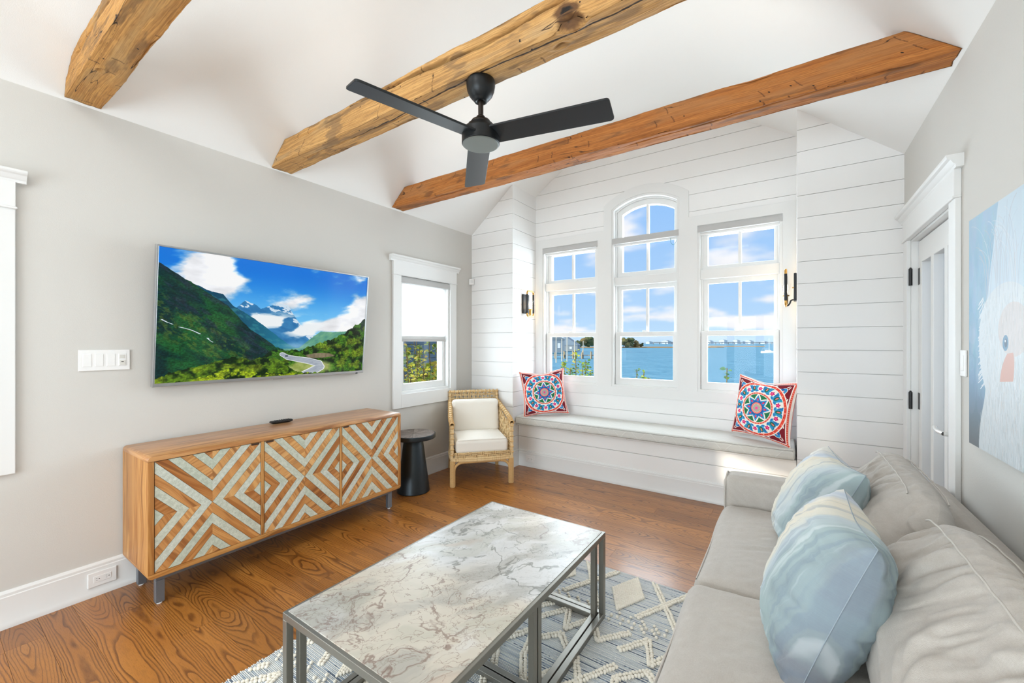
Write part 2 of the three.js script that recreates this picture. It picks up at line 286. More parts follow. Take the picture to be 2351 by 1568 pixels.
// casings with frieze and crown, on both side walls
let trimNo = 1;
const CROWN = [[0, 0], [0.024, 0], [0.026, 0.006], [0.026, 0.012], [0.034, 0.02], [0.042, 0.034], [0.052, 0.04], [0.056, 0.046], [0.056, 0.056], [0, 0.056]];
function casing(x0, x1, y0, opts = {}) {
  const t = struct('trim_' + (++trimNo)), cw = 0.095, yb = y0 - 0.132, bottom = !opts.door;
  part(t, 'side_casing', rbx(x0 - cw, x0, bottom ? yb : 0, 1.99, 0, 0.02, 0.003), M.trim);
  part(t, 'side_casing', rbx(x1, x1 + cw, bottom ? yb : 0, 1.99, 0, 0.02, 0.003), M.trim);
  part(t, 'frieze', rbx(x0 - cw, x1 + cw, 1.99, 2.115, 0, 0.024, 0.002), M.trim);
  part(t, 'bead', rbx(x0 - cw - 0.006, x1 + cw + 0.006, 1.984, 1.996, 0, 0.03, 0.005), M.trim);
  const cr = toCreasedNormals(run(CROWN, x0 - cw - 0.034, x1 + cw + 0.034), 0.4); cr.translate(0, 2.112, 0); part(t, 'crown', cr, M.trim);
  if (bottom) part(t, 'apron', rbx(x0, x1, yb, y0, 0, 0.02, 0.003), M.trim);
  return t;
}
onLeft(casing(W1[0], W1[1], W1[2]));
onLeft(casing(W2[0], W2[1], W2[2]));
onRight(casing(-3.515, -2.685, 0, { door: true }));

// roller shades
const weave = dataTex(256, 256, (i, j) => 0.55 + 0.25 * ((i >> 1) % 2 ? 1 : -1) * ((j >> 1) % 2 ? 1 : -1) * vn(i / 2, j / 2) + 0.15 * (vn(i, j) - 0.5), { srgb: false, wrap: THREE.RepeatWrapping, rx: 6, ry: 6 });
M.shadeFabric.bumpMap = weave; M.shadeFabric.bumpScale = 0.0006;
const sheer = new THREE.MeshPhysicalMaterial({ color: '#fbfbfa', roughness: 0.62, transmission: 0.72, thickness: 0, side: THREE.DoubleSide });
function rollerShade(label, x0, x1, yTop, drop, place) {
  const t = thing('roller_shade', label, 'roller shade');
  const prof = []; const r = 0.033; for (let i = 0; i <= 10; i++) { const a = Math.PI / 2 - (i / 10) * Math.PI / 2; prof.push([0.012 - r * 0.4 + r * 0.4 * Math.cos(a) + 0.0, yTop - r + r * Math.sin(a)]); }
  const sec = [[-0.06, yTop], ...prof.map((p) => [p[0], p[1]]), [0.012, yTop - 0.062], [-0.06, yTop - 0.062]];
  part(t, 'cassette', toCreasedNormals(run(sec, x0 + 0.002, x1 - 0.002), 0.5), M.shadeFabric);
  part(t, 'end_cap', bx(x0, x0 + 0.003, yTop - 0.064, yTop + 0.001, -0.06, 0.012), M.plastic);
  part(t, 'end_cap', bx(x1 - 0.003, x1, yTop - 0.064, yTop + 0.001, -0.06, 0.012), M.plastic);
  const yb = drop || yTop - 0.07;
  if (drop) part(t, 'sheer_fabric', bx(x0 + 0.022, x1 - 0.022, yb, yTop - 0.05, -0.0405, -0.0395), sheer);
  part(t, 'bottom_bar', rbx(x0 + 0.02, x1 - 0.02, yb - 0.013, yb + 0.012, -0.046, -0.034, 0.004), drop ? M.shadeFabric : M.plastic);
  place(t); return t;
}
const onBack = (o) => { o.position.z = ZA; return o; };
rollerShade('rolled up grey roller shade above the window nearest the rattan armchair', BW[0].x0, BW[0].x1, 2.443, 0, onBack);
const midShade = rollerShade('rolled up grey roller shade crossing the middle of the arched window', BW[1].x0, BW[1].x1, 2.44, 0, onBack);
part(midShade, 'pull_cord', tube([[-0.985, 2.372, -0.035], [-0.98, 2.33, -0.02], [-0.955, 2.3, -0.015], [-0.93, 2.33, -0.02], [-0.925, 2.372, -0.035]], 0.0018, 24, 6), mat('#1d7f93', 0.5), 'teal pull cord loop');
rollerShade('rolled up grey roller shade on the window beside the right wall sconce', BW[2].x0, BW[2].x1, 2.443, 0, onBack);
rollerShade('half lowered white roller shade on the small window by the side table', W1[0], W1[1], 1.984, 1.372, onLeft);
rollerShade('half lowered white roller shade on the window left of the light switches', W2[0], W2[1], 1.984, 1.19, onLeft);

// ------------------------------------------------------------------ glazed door in the right wall (local x = world z)
{
  const d = struct('door_1'); onRight(d);
  const z0 = -0.075, z1 = -0.032, x0 = -3.515, x1 = -2.69;
  part(d, 'door_frame', ext([[x0 - 0.02, 0], [x0 + 0.012, 0], [x0 + 0.012, 1.973], [x1 - 0.012, 1.973], [x1 - 0.012, 0], [x1 + 0.02, 0], [x1 + 0.02, 1.99], [x0 - 0.02, 1.99]], [], -0.15, 0.0), M.trim);
  const cols = [[-3.432, -3.235], [-3.183, -2.986], [-2.934, -2.772]];
  const leaf = part(d, 'door_leaf', ext(rect(x0 + 0.016, x1 - 0.016, 0.008, 1.967), cols.map(([a, b]) => rect(a, b, 0.25, 1.835)), z0, z1, 0.003), M.sash);
  for (const [a, b] of cols) pane(leaf, a, b, 0.25, 1.835, -0.055);
  for (const y of [0.99, 1.754, 0.22]) { const h = part(leaf, 'hinge', merge([cyl(x0 + 0.012, 0.004, y - 0.052, y + 0.052, 0.009), bx(x0 + 0.01, x0 + 0.045, y - 0.05, y + 0.05, -0.034, -0.0295), cyl(x0 + 0.012, 0.004, y + 0.052, y + 0.06, 0.006, 0.004)]), M.black, 'black hinge'); }
  const hz = -2.742; const lever = part(leaf, 'lever_handle', merge([new THREE.CylinderGeometry(0.026, 0.026, 0.01, 24).rotateX(Math.PI / 2).translate(hz, 0.92, -0.027), new THREE.CylinderGeometry(0.011, 0.011, 0.05, 16).rotateX(Math.PI / 2).translate(hz, 0.92, -0.002), tube([[hz, 0.92, 0.022], [hz - 0.04, 0.922, 0.03], [hz - 0.09, 0.925, 0.03], [hz - 0.125, 0.93, 0.026]], 0.0095, 20, 10)]), mat('#e9e8e4', 0.25, { metalness: 0.4 }));
  part(leaf, 'deadbolt', merge([new THREE.CylinderGeometry(0.024, 0.024, 0.014, 24).rotateX(Math.PI / 2).translate(hz, 1.01, -0.025), rbx(hz - 0.006, hz + 0.006, 0.99, 1.03, -0.02, 0.0, 0.003)]), mat('#e9e8e4', 0.25, { metalness: 0.4 }));
}

{ // unseen patio doors behind the camera, placed to light the surfaces facing them
  const d = struct('door_2'), n = 4, w = 2.53 / n;
  part(d, 'door_frame', ext([[-2.5, 0], [-2.46, 0], [-2.46, 2.08], [-0.01, 2.08], [-0.01, 0], [0.03, 0], [0.03, 2.12], [-2.5, 2.12]], [], ZB, ZB + 0.16), M.trim);
  for (let k = 0; k < n; k++) { const x0 = -2.46 + k * 0.6125, x1 = x0 + 0.6125, l = part(d, 'door_leaf', ext(rect(x0 + 0.002, x1 - 0.002, 0.008, 2.075), [rect(x0 + 0.08, x1 - 0.08, 0.2, 1.98)], ZB + 0.06, ZB + 0.1, 0.003), M.sash); pane(l, x0 + 0.08, x1 - 0.08, 0.2, 1.98, ZB + 0.08); }
}
// ------------------------------------------------------------------ window bench and its cushion
{
  const b = thing('window_bench', 'white built-in window bench with shiplap front below the three windows', 'bench', [0, 0, 0]);
  const f = -3.81;
  part(b, 'carcass', bx(XL + 0.003, XA - 0.003, 0.002, 0.44, ZA + 0.004, f - 0.013), M.gap);
  part(b, 'board', rbx(XL + 0.003, XA - 0.003, 0.12, 0.3155, f - 0.012, f, 0.0015), M.board);
  part(b, 'board', rbx(XL + 0.003, XA - 0.003, 0.3195, 0.44, f - 0.012, f, 0.0015), M.board);
  const cut = -1.275;
  part(b, 'seat_board', rbx(XL + 0.003, cut - 0.001, 0.44, 0.46, ZA + 0.004, -3.775, 0.004), M.trim);
  part(b, 'seat_board', rbx(cut + 0.001, XA - 0.003, 0.44, 0.46, ZA + 0.004, -3.775, 0.004), M.trim);
  const g = toCreasedNormals(run(BASE, XL + 0.018, XA - 0.003), 0.5); g.translate(0, 0.001, f); part(b, 'baseboard', g, M.trim);
}
const quilt = dataTex(1024, 256, (i, j) => { // woven lattice figure
  const u = i / 1024 * 4, v = j / 256; const k = (t) => Math.abs(t - Math.floor(t) - 0.5); const q = Math.min(k(u + v * 0.5 * 1.0), k(u - v * 0.5)) * 2;
  const wob = (fbm(i / 8, j / 8, 2) - 0.5) * 0.06; return 0.35 + 0.6 * (1 - sst(0.0, 0.09, q + wob)) + 0.1 * (vn(i / 1.5, j / 1.5) - 0.5);
}, { srgb: false, wrap: THREE.RepeatWrapping });
const quiltColor = dataTex(1024, 256, (i, j) => { const u = i / 1024 * 4, v = j / 256, k = (t) => Math.abs(t - Math.floor(t) - 0.5), q = Math.min(k(u + v * 0.5), k(u - v * 0.5)) * 2, wob = (fbm(i / 8, j / 8, 2) - 0.5) * 0.06, l = 1 - sst(0.0, 0.09, q + wob); return mix3([0.83, 0.825, 0.80], [0.90, 0.895, 0.87], l * 0.55 + 0.25 * vn(i / 2, j / 2)); }, { wrap: THREE.RepeatWrapping });
quilt.repeat.set(1.45, 10.5); quiltColor.repeat.set(1.45, 10.5);
// soft upholstered block: rounded box with crown and a displacement callback
function soft(w, h, d, r, n, fn) {
  let g = new THREE.BoxGeometry(1, 1, 1, n[0], n[1], n[2]); g.deleteAttribute('uv'); g.deleteAttribute('normal'); g = mergeVertices(g, 1e-5);
  const p = g.attributes.position, hx = w / 2, hy = h / 2, hz = d / 2, v = new THREE.Vector3(), q = new THREE.Vector3();
  // spread vertices so that the rounded rims get their share
  const warp = (t, half) => { const s = t * 2, k = Math.min(0.5, r / half); return Math.sign(s) * (Math.abs(s) < 0.8 ? Math.abs(s) / 0.8 * (half - r) : half - r + (Math.abs(s) - 0.8) / 0.2 * r); };
  for (let i = 0; i < p.count; i++) {
    v.set(warp(p.getX(i), hx), warp(p.getY(i), hy), warp(p.getZ(i), hz));
    q.set(clamp(v.x, -(hx - r), hx - r), clamp(v.y, -(hy - r), hy - r), clamp(v.z, -(hz - r), hz - r));
    const dir = v.clone().sub(q); if (dir.lengthSq() > 1e-12) { dir.normalize(); v.copy(q).addScaledVector(dir, r); }
    if (fn) fn(v, dir);
    p.setXYZ(i, v.x, v.y, v.z);
  }
  g.computeVertexNormals(); return g;
}
{
  const c = thing('bench_cushion', 'long thin pale grey cushion lying along the window bench', 'cushion', [(XL + XA) / 2, 0.461, (ZA - 3.72) / 2]);
  const w = XA - XL - 0.022, d = -3.72 - ZA - 0.012, h = 0.086;
  const g = soft(w, h, d, 0.02, [160, 8, 30], (v) => { v.y += (v.y > 0 ? 0.006 * (1 - (2 * v.z / d) ** 4) : 0) + 0.0025 * (fbm(v.x * 6, v.z * 9 + 4, 3) - 0.5); if (v.z > d / 2 - 0.03) v.z += 0.004 * (fbm(v.x * 8, v.y * 12, 2) - 0.5); });
  g.translate(0, h / 2, 0);
  const fab = mat('#ffffff', 0.95, { map: quiltColor, bumpMap: quilt, bumpScale: 0.0012 });
  part(c, 'cover', metreUV(g, 'x'), fab);
  const welt = (y) => { const pts = []; for (let i = 0; i <= 60; i++) { const x = mix(-w / 2 + 0.012, w / 2 - 0.012, i / 60); pts.push(V(x, y + 0.0035 * Math.sin(i * 1.7) * 0.4, d / 2 - 0.003)); } return tube(pts, 0.0035, 120, 6); };
  part(c, 'welt', welt(h - 0.012), mat('#b4b2ac', 0.95)); part(c, 'welt', welt(0.01), mat('#b4b2ac', 0.95));
}

// ------------------------------------------------------------------ switches, outlets, sensor
function plateOn(place, name, label, category, x0, x1, y0, y1, fill) {
  const t = thing(name, label, category); part(t, 'plate', rbx(x0, x1, y0, y1, 0.0005, 0.007, 0.003), M.plastic); fill(t); place(t); return t;
}
plateOn(onLeft, 'light_switch', 'white four-gang light switch plate between the television and window casing', 'light switch', 0.503, 0.706, 1.198, 1.310, (t) => {
  for (let k = 0; k < 4; k++) { const cx = 0.535 + k * 0.046; part(t, 'rocker', rbx(cx - 0.0165, cx + 0.0165, 1.221, 1.288, 0.006, 0.0095, 0.002), M.plastic); if (k === 3) { part(t, 'dimmer_window', rbx(cx - 0.011, cx + 0.011, 1.262, 1.282, 0.009, 0.0105, 0.001), mat('#d9d7d0', 0.4)); part(t, 'dimmer_button', rbx(cx - 0.012, cx + 0.012, 1.226, 1.252, 0.009, 0.0125, 0.002), mat('#dedcd4', 0.4)); part(t, 'sensor_slot', bx(cx - 0.005, cx + 0.005, 1.242, 1.246, 0.012, 0.0128), M.slot); } }
});
plateOn(onRight, 'light_switch', 'white light switch plate between the glazed door and the bird painting', 'light switch', -2.585, -2.515, 1.204, 1.317, (t) => { part(t, 'rocker', rbx(-2.5665, -2.5335, 1.227, 1.294, 0.006, 0.0095, 0.002), M.plastic); });
function outlet(t, cx, cy, z) {
  part(t, 'receptacle', rbx(cx - 0.034, cx + 0.034, cy - 0.0165, cy + 0.0165, z + 0.006, z + 0.0085, 0.0015), M.plastic);
  for (const s of [-1, 1]) { const x = cx + s * 0.019; part(t, 'socket', merge([bx(x - 0.007, x - 0.001, cy + 0.0045, cy + 0.0062, z + 0.008, z + 0.0088), bx(x - 0.006, x - 0.001, cy - 0.0062, cy - 0.0045, z + 0.008, z + 0.0088), new THREE.CylinderGeometry(0.0024, 0.0024, 0.001, 10).rotateX(Math.PI / 2).translate(x + 0.006, cy, z + 0.0084)]), M.slot); }
}
{
  const t = thing('wall_outlet', 'white double outlet on the baseboard beside the sideboard', 'outlet'); onLeft(t); t.position.x = XW + 0.015;
  part(t, 'plate', rbx(0.535, 0.648, 0.052, 0.128, 0.0005, 0.007, 0.003), M.plastic); outlet(t, 0.5915, 0.09, 0);
  const u = thing('wall_outlet', 'white double outlet on the bench baseboard near the rattan armchair', 'outlet', [0, 0, -3.795]);
  part(u, 'plate', rbx(-2.396, -2.284, 0.054, 0.126, 0.0005, 0.007, 0.003), M.plastic); outlet(u, -2.34, 0.09, 0);
  const s = thing('motion_sensor', 'small white box sensor high in the corner above the armchair', 'sensor', [XW + 0.012, 2.047, ZP + 0.02], Math.PI / 4);
  part(s, 'housing', rbx(-0.028, 0.028, -0.034, 0.034, 0.0, 0.03, 0.006), M.plastic); part(s, 'lens', rbx(-0.015, 0.015, -0.012, 0.02, 0.029, 0.032, 0.003), mat('#e6e6e4', 0.3));
}
// ------------------------------------------------------------------ hewn ceiling beams
function beamWood(pal, s, marks) {
  return dataTex(2048, 768, (i, j) => {
    const X = i / 2048 * 4, Y = j / 768 * 0.62;
    const bend = (fbm(X * 1.2 + s, Y * 5 + s, 3) - 0.5) * 0.05, gy = Y + bend;
    const grain = fbm(X * 4 + s, gy * 260, 3), streak = fbm(X * 1.3 + s, gy * 60 + 9, 3), stain = fbm(X * 2.1 + s * 3, Y * 11 + 2, 4), dk = fbm(X * 5 + s, Y * 22 + 7, 4);
    let c = mix3(pal[0], pal[1], clamp(streak * 1.5 - 0.25)); c = mix3(c, pal[2], sst(0.42, 0.62, grain) * 0.42); c = mix3(c, pal[2], sst(0.5, 0.75, vn(X * 22 + s, gy * 720)) * 0.4); c = mix3(c, pal[0], sst(0.55, 0.8, vn(X * 13 + 7 + s, gy * 430)) * 0.35);
    c = mix3(c, pal[3], sst(0.52, 0.74, stain) * 0.5); c = mix3(c, pal[4], sst(0.60, 0.74, dk) * 0.5);
    const ck = Math.abs(fbm(X * 1.6 + s * 5, gy * 34, 2) - 0.5), gate = sst(0.5, 0.62, fbm(X * 1.7 + 40 + s, Y * 14, 2));   // drying checks
    c = mix3(c, [0.13, 0.08, 0.045], (1 - sst(0.0, 0.010, ck)) * gate * 0.9);
    const ax = X * 7 + s, ay = Y * 16, ci = Math.floor(ax), cj = Math.floor(ay), hx = hash(ci, cj, 9 + s | 0);           // adze nicks
    if (hx > 0.72) { const fx = ax - ci - 0.3 - 0.4 * hash(ci, cj, 3), fy = ay - cj - 0.5, q = Math.abs(fx + fy * fy * 0.25 - 0.04 * vn(Y * 300, X * 90)); if (Math.abs(fy) < 0.34) c = mix3(c, [0.2, 0.115, 0.05], (1 - sst(0.0, 0.04, q)) * 0.5); }
    const hx2 = hash(Math.floor(X * 30), Math.floor(Y * 30), 4 + s | 0); if (hx2 > 0.975) { const dx = X * 30 - Math.floor(X * 30) - 0.5, dy = (Y * 30 - Math.floor(Y * 30) - 0.5); if (dx * dx + dy * dy < 0.012) c = [0.10, 0.06, 0.03]; }
    return marks ? marks(c, X, Y) : c;
  });
}
const goldWood = beamWood([[0.89, 0.70, 0.44], [0.79, 0.59, 0.34], [0.58, 0.41, 0.22], [0.73, 0.63, 0.49], [0.45, 0.35, 0.25]], 3.7, (c, X, Y) => { // shade of the long crack painted in, and the dark knot of the middle beam
  const path = [[1.75, 0.513], [2.13, 0.517], [2.46, 0.541], [2.83, 0.555], [3.05, 0.545], [3.3, 0.537], [3.8, 0.543]];
  if (X > 1.75 && X < 3.8) { let k = 0; while (X > path[k + 1][0]) k++; const y = mix(path[k][1], path[k + 1][1], (X - path[k][0]) / (path[k + 1][0] - path[k][0])) + 0.007 * (fbm(X * 14, 3, 3) - 0.5), d = Math.abs(Y - y); c = mix3(c, [0.12, 0.07, 0.035], (1 - sst(0.0015, 0.0055, d + 0.002 * (vn(X * 60, 4) - 0.5))) * 0.9); }
  const e = Math.hypot((X - 3.285) / 0.055, (Y - 0.591) / 0.034) + 0.5 * (fbm(X * 40, Y * 60, 3) - 0.5); c = mix3(c, [0.30, 0.18, 0.08], (1 - sst(0.75, 1.25, e)) * 0.75); return mix3(c, [0.08, 0.045, 0.02], 1 - sst(0.25, 0.6, e)); });
const orangeWood = beamWood([[0.87, 0.60, 0.31], [0.77, 0.49, 0.22], [0.57, 0.34, 0.14], [0.76, 0.57, 0.39], [0.42, 0.29, 0.18]], 9.2);
const beamBump = dataTex(1024, 384, (i, j) => { const X = i / 1024 * 4, Y = j / 384 * 0.62; return 0.5 + 0.35 * (fbm(X * 5, Y * 220, 3) - 0.5) + 0.4 * (fbm(X * 9, Y * 30, 3) - 0.5); }, { srgb: false });
for (const t of [goldWood, orangeWood, beamBump]) t.repeat.set(1 / 4, 1 / 0.62);
function hewnBeam(label, z0, z1, map, s, cracks, knots) {
  const y0 = 2.600, y1 = 2.752, w = z1 - z0, h = y1 - y0, N = 460, K = 150, per = 2 * (w + h), pos = [], uv = [], idx = [];
  const base = (t) => { // perimeter from the top rear corner: rear face down, bottom, near face up, top
    let q = t * per; if (q < h) return [y1 - q, z0, 0, -1]; q -= h; if (q < w) return [y0, z0 + q, -1, 0]; q -= w; if (q < h) return [y0 + q, z1, 0, 1]; q -= h; return [y1, z1 - q, 1, 0];
  };
  const corner = [0, h, h + w, 2 * h + w, per];
  for (let i = 0; i <= N; i++) {
    const t = i / N, X = mix(XW, XR, t);
    for (let k = 0; k < K; k++) {
      const q = k / K * per; let [y, z, ny, nz] = base(k / K);
      const dc = Math.min(...corner.map((c) => Math.abs(q - c)));
      const wane = (0.005 + 0.016 * sst(0.5, 0.78, fbm(X * 1.8 + s * 2, Math.round(q / (per / 4)) * 7.1, 3))), round = Math.max(0, wane - dc) * 0.55;
      let d = 0.013 * (fbm(X * 2.6 + s, q * 7 + s, 3) - 0.5) + 0.006 * (fbm(X * 14 + s, q * 26, 3) - 0.5) + 0.0045 * (Math.floor(vn(X * 6 + s, q * 9) * 4) / 4 - 0.4) - round;
      for (const [path, wd, dp] of cracks) { const xa = path[0][0], xb = path[path.length - 1][0]; if (X <= xa || X >= xb) continue; let pi = 0; while (X > path[pi + 1][0]) pi++; const u = (X - xa) / (xb - xa), qc = mix(path[pi][1], path[pi + 1][1], (X - path[pi][0]) / (path[pi + 1][0] - path[pi][0])) + 0.008 * (fbm(X * 9 + s, 3, 3) - 0.5) + 0.01 * (vn(X * 2.5 + s, 8) - 0.5), e = Math.min(1, Math.min(u, 1 - u) * 8), m = wd * (0.6 + 0.8 * vn(X * 11, s)); d -= dp * e * Math.exp(-(((q - qc) / m) ** 2)); }
      for (const [xk, qk, rx, rq, dp] of knots) { const e = ((X - xk) / rx) ** 2 + ((q - qk) / rq) ** 2; if (e < 4) d += -dp * Math.exp(-e * 2.2) + dp * 0.35 * Math.exp(-((Math.sqrt(e) - 1.25) ** 2) * 9); }
      y += ny * d; z += nz * d; if (dc < 1e-6) { y += 0; }
      const cx = Math.max(0, (y - EAVE) / PITCH), xs = XW + cx + 0.002, xe = XR - cx - 0.002;
      pos.push(mix(xs, xe, t), y, z); uv.push(X + 4, q + s * 0.1);
    }
  }
  for (let i = 0; i < N; i++) for (let k = 0; k < K; k++) { const a = i * K + k, b = i * K + (k + 1) % K, c = a + K, e = b + K; idx.push(a, b, c, b, e, c); }
  const cap = (i, flip) => { const c0 = pos.length / 3; let sx = 0, sy = 0, sz = 0; for (let k = 0; k < K; k++) { sx += pos[(i * K + k) * 3]; sy += pos[(i * K + k) * 3 + 1]; sz += pos[(i * K + k) * 3 + 2]; } pos.push(sx / K, sy / K, sz / K); uv.push(0, 0.2); for (let k = 0; k < K; k++) { const a = i * K + k, b = i * K + (k + 1) % K; flip ? idx.push(a, c0, b) : idx.push(a, b, c0); } };
  cap(0, true); cap(N, false);
  let g = new THREE.BufferGeometry(); g.setAttribute('position', new THREE.Float32BufferAttribute(pos, 3)); g.setAttribute('uv', new THREE.Float32BufferAttribute(uv, 2)); g.setIndex(idx);
  g.computeVertexNormals();
  // make sure faces point outward
  const n = g.attributes.normal, m = Math.floor(N / 2) * K + Math.floor((h + w / 2) / per * K); if (n.getY(m) > 0) { for (let i = 0; i < idx.length; i += 3) { const t = idx[i]; idx[i] = idx[i + 1]; idx[i + 1] = t; } g.setIndex(idx); g.computeVertexNormals(); }
  const t = thing('ceiling_beam', label, 'beam');
  part(t, 'timber', g, mat('#ffffff', 0.72, { map, bumpMap: beamBump, bumpScale: 0.003 }));
  return t;
}
{
  const near = (w, l) => l.map(([x, y]) => [x, 0.152 + w + y]), low = (l) => l.map(([x, z]) => [x, 0.152 + z]);   // heights on the near face, distances across the underside
  const b1 = hewnBeam('short stretch of pale hewn beam at the upper left, above the switches', -0.59, -0.45, goldWood, 1.3, [[near(0.14, [[-3.02, 0.105], [-2.6, 0.11], [-2.0, 0.09], [-1.2, 0.1]]), 0.006, 0.02]], [[-2.62, 0.152 + 0.09, 0.02, 0.014, 0.02]]);
  b1.children[0].material.color.set('#efe4cc');
  hewnBeam('golden hewn beam with a long crack and knot carrying the ceiling fan', -1.61, -1.465, goldWood, 2.9, [[near(0.145, [[-2.25, 0.14], [-1.87, 0.136], [-1.54, 0.112], [-1.17, 0.098], [-0.95, 0.108], [-0.7, 0.116], [-0.2, 0.11]]), 0.0065, 0.034], [near(0.145, [[-2.95, 0.115], [-2.6, 0.105], [-2.25, 0.11]]), 0.0035, 0.012], [low([[-2.85, 0.09], [-2.2, 0.07], [-1.55, 0.06]]), 0.003, 0.01]], [[-0.715, 0.152 + 0.145 + 0.004, 0.05, 0.03, 0.04], [-0.8, 0.152 + 0.06, 0.035, 0.016, 0.01]]);
  hewnBeam('orange hewn beam in front of the shiplap window wall', -2.665, -2.525, orangeWood, 6.1, [[low([[-0.9, 0.085], [-0.3, 0.1], [0.2, 0.118], [0.55, 0.125]]), 0.004, 0.016], [low([[-2.6, 0.1], [-2.35, 0.095], [-2.1, 0.11]]), 0.004, 0.012]], []).children[0].material.color.set('#ece0d4');
}

// ------------------------------------------------------------------ ceiling fan
{
  const f = thing('ceiling_fan', 'matte black three-blade ceiling fan hanging from the middle beam', 'ceiling fan', [-1.235, 2.335, -1.55]);
  const blk = mat('#1d2022', 0.38, { metalness: 0.3 }), rod = mat('#2a211b', 0.4, { metalness: 0.4 }), dark = mat('#23272a', 0.42, { metalness: 0.2 });
  part(f, 'canopy', lathe([[0, 0.27], [0.066, 0.27], [0.069, 0.262], [0.069, 0.246], [0.065, 0.222], [0.056, 0.2], [0.042, 0.183], [0.032, 0.176], [0.031, 0.169], [0.021, 0.168], [0.019, 0.176], [0, 0.178]]), blk);
  part(f, 'downrod', cyl(0, 0, 0.07, 0.19, 0.0125), rod);
  part(f, 'coupler', lathe([[0, 0.098], [0.02, 0.098], [0.022, 0.092], [0.022, 0.084], [0.045, 0.076], [0.05, 0.066], [0.05, 0.05], [0, 0.05]]), rod);
  const hs = part(f, 'motor_housing', lathe([[0.0, 0.062], [0.05, 0.062], [0.062, 0.056], [0.066, 0.036], [0.088, 0.03], [0.091, 0.02], [0.091, -0.032], [0.088, -0.036], [0, -0.036]], 56), blk);
  part(hs, 'cover_disc', lathe([[0, -0.0395], [0.08, -0.0395], [0.087, -0.037], [0.087, -0.034], [0, -0.034]], 56), mat('#7d837f', 0.5, { metalness: 0.2 }), 'grey cover disc');
  for (const a of [105, -12, -132]) {
    const s = new THREE.Shape(), L0 = 0.07, L1 = 0.615, w0 = 0.056, w1 = 0.062, r = 0.016;
    s.moveTo(L0, -w0); s.lineTo(L1 - r, -w1); s.quadraticCurveTo(L1, -w1, L1, -w1 + r); s.lineTo(L1 + 0.004, w1 - r); s.quadraticCurveTo(L1 + 0.004, w1, L1 - r, w1); s.lineTo(L0, w0);
    const g = new THREE.ExtrudeGeometry(s, { depth: 0.006, bevelEnabled: true, bevelThickness: 0.002, bevelSize: 0.002, bevelSegments: 2 }); g.rotateX(-Math.PI / 2); g.rotateX(-0.21); g.rotateY(-a * Math.PI / 180);
    part(f, 'blade', g, dark);
  }
}

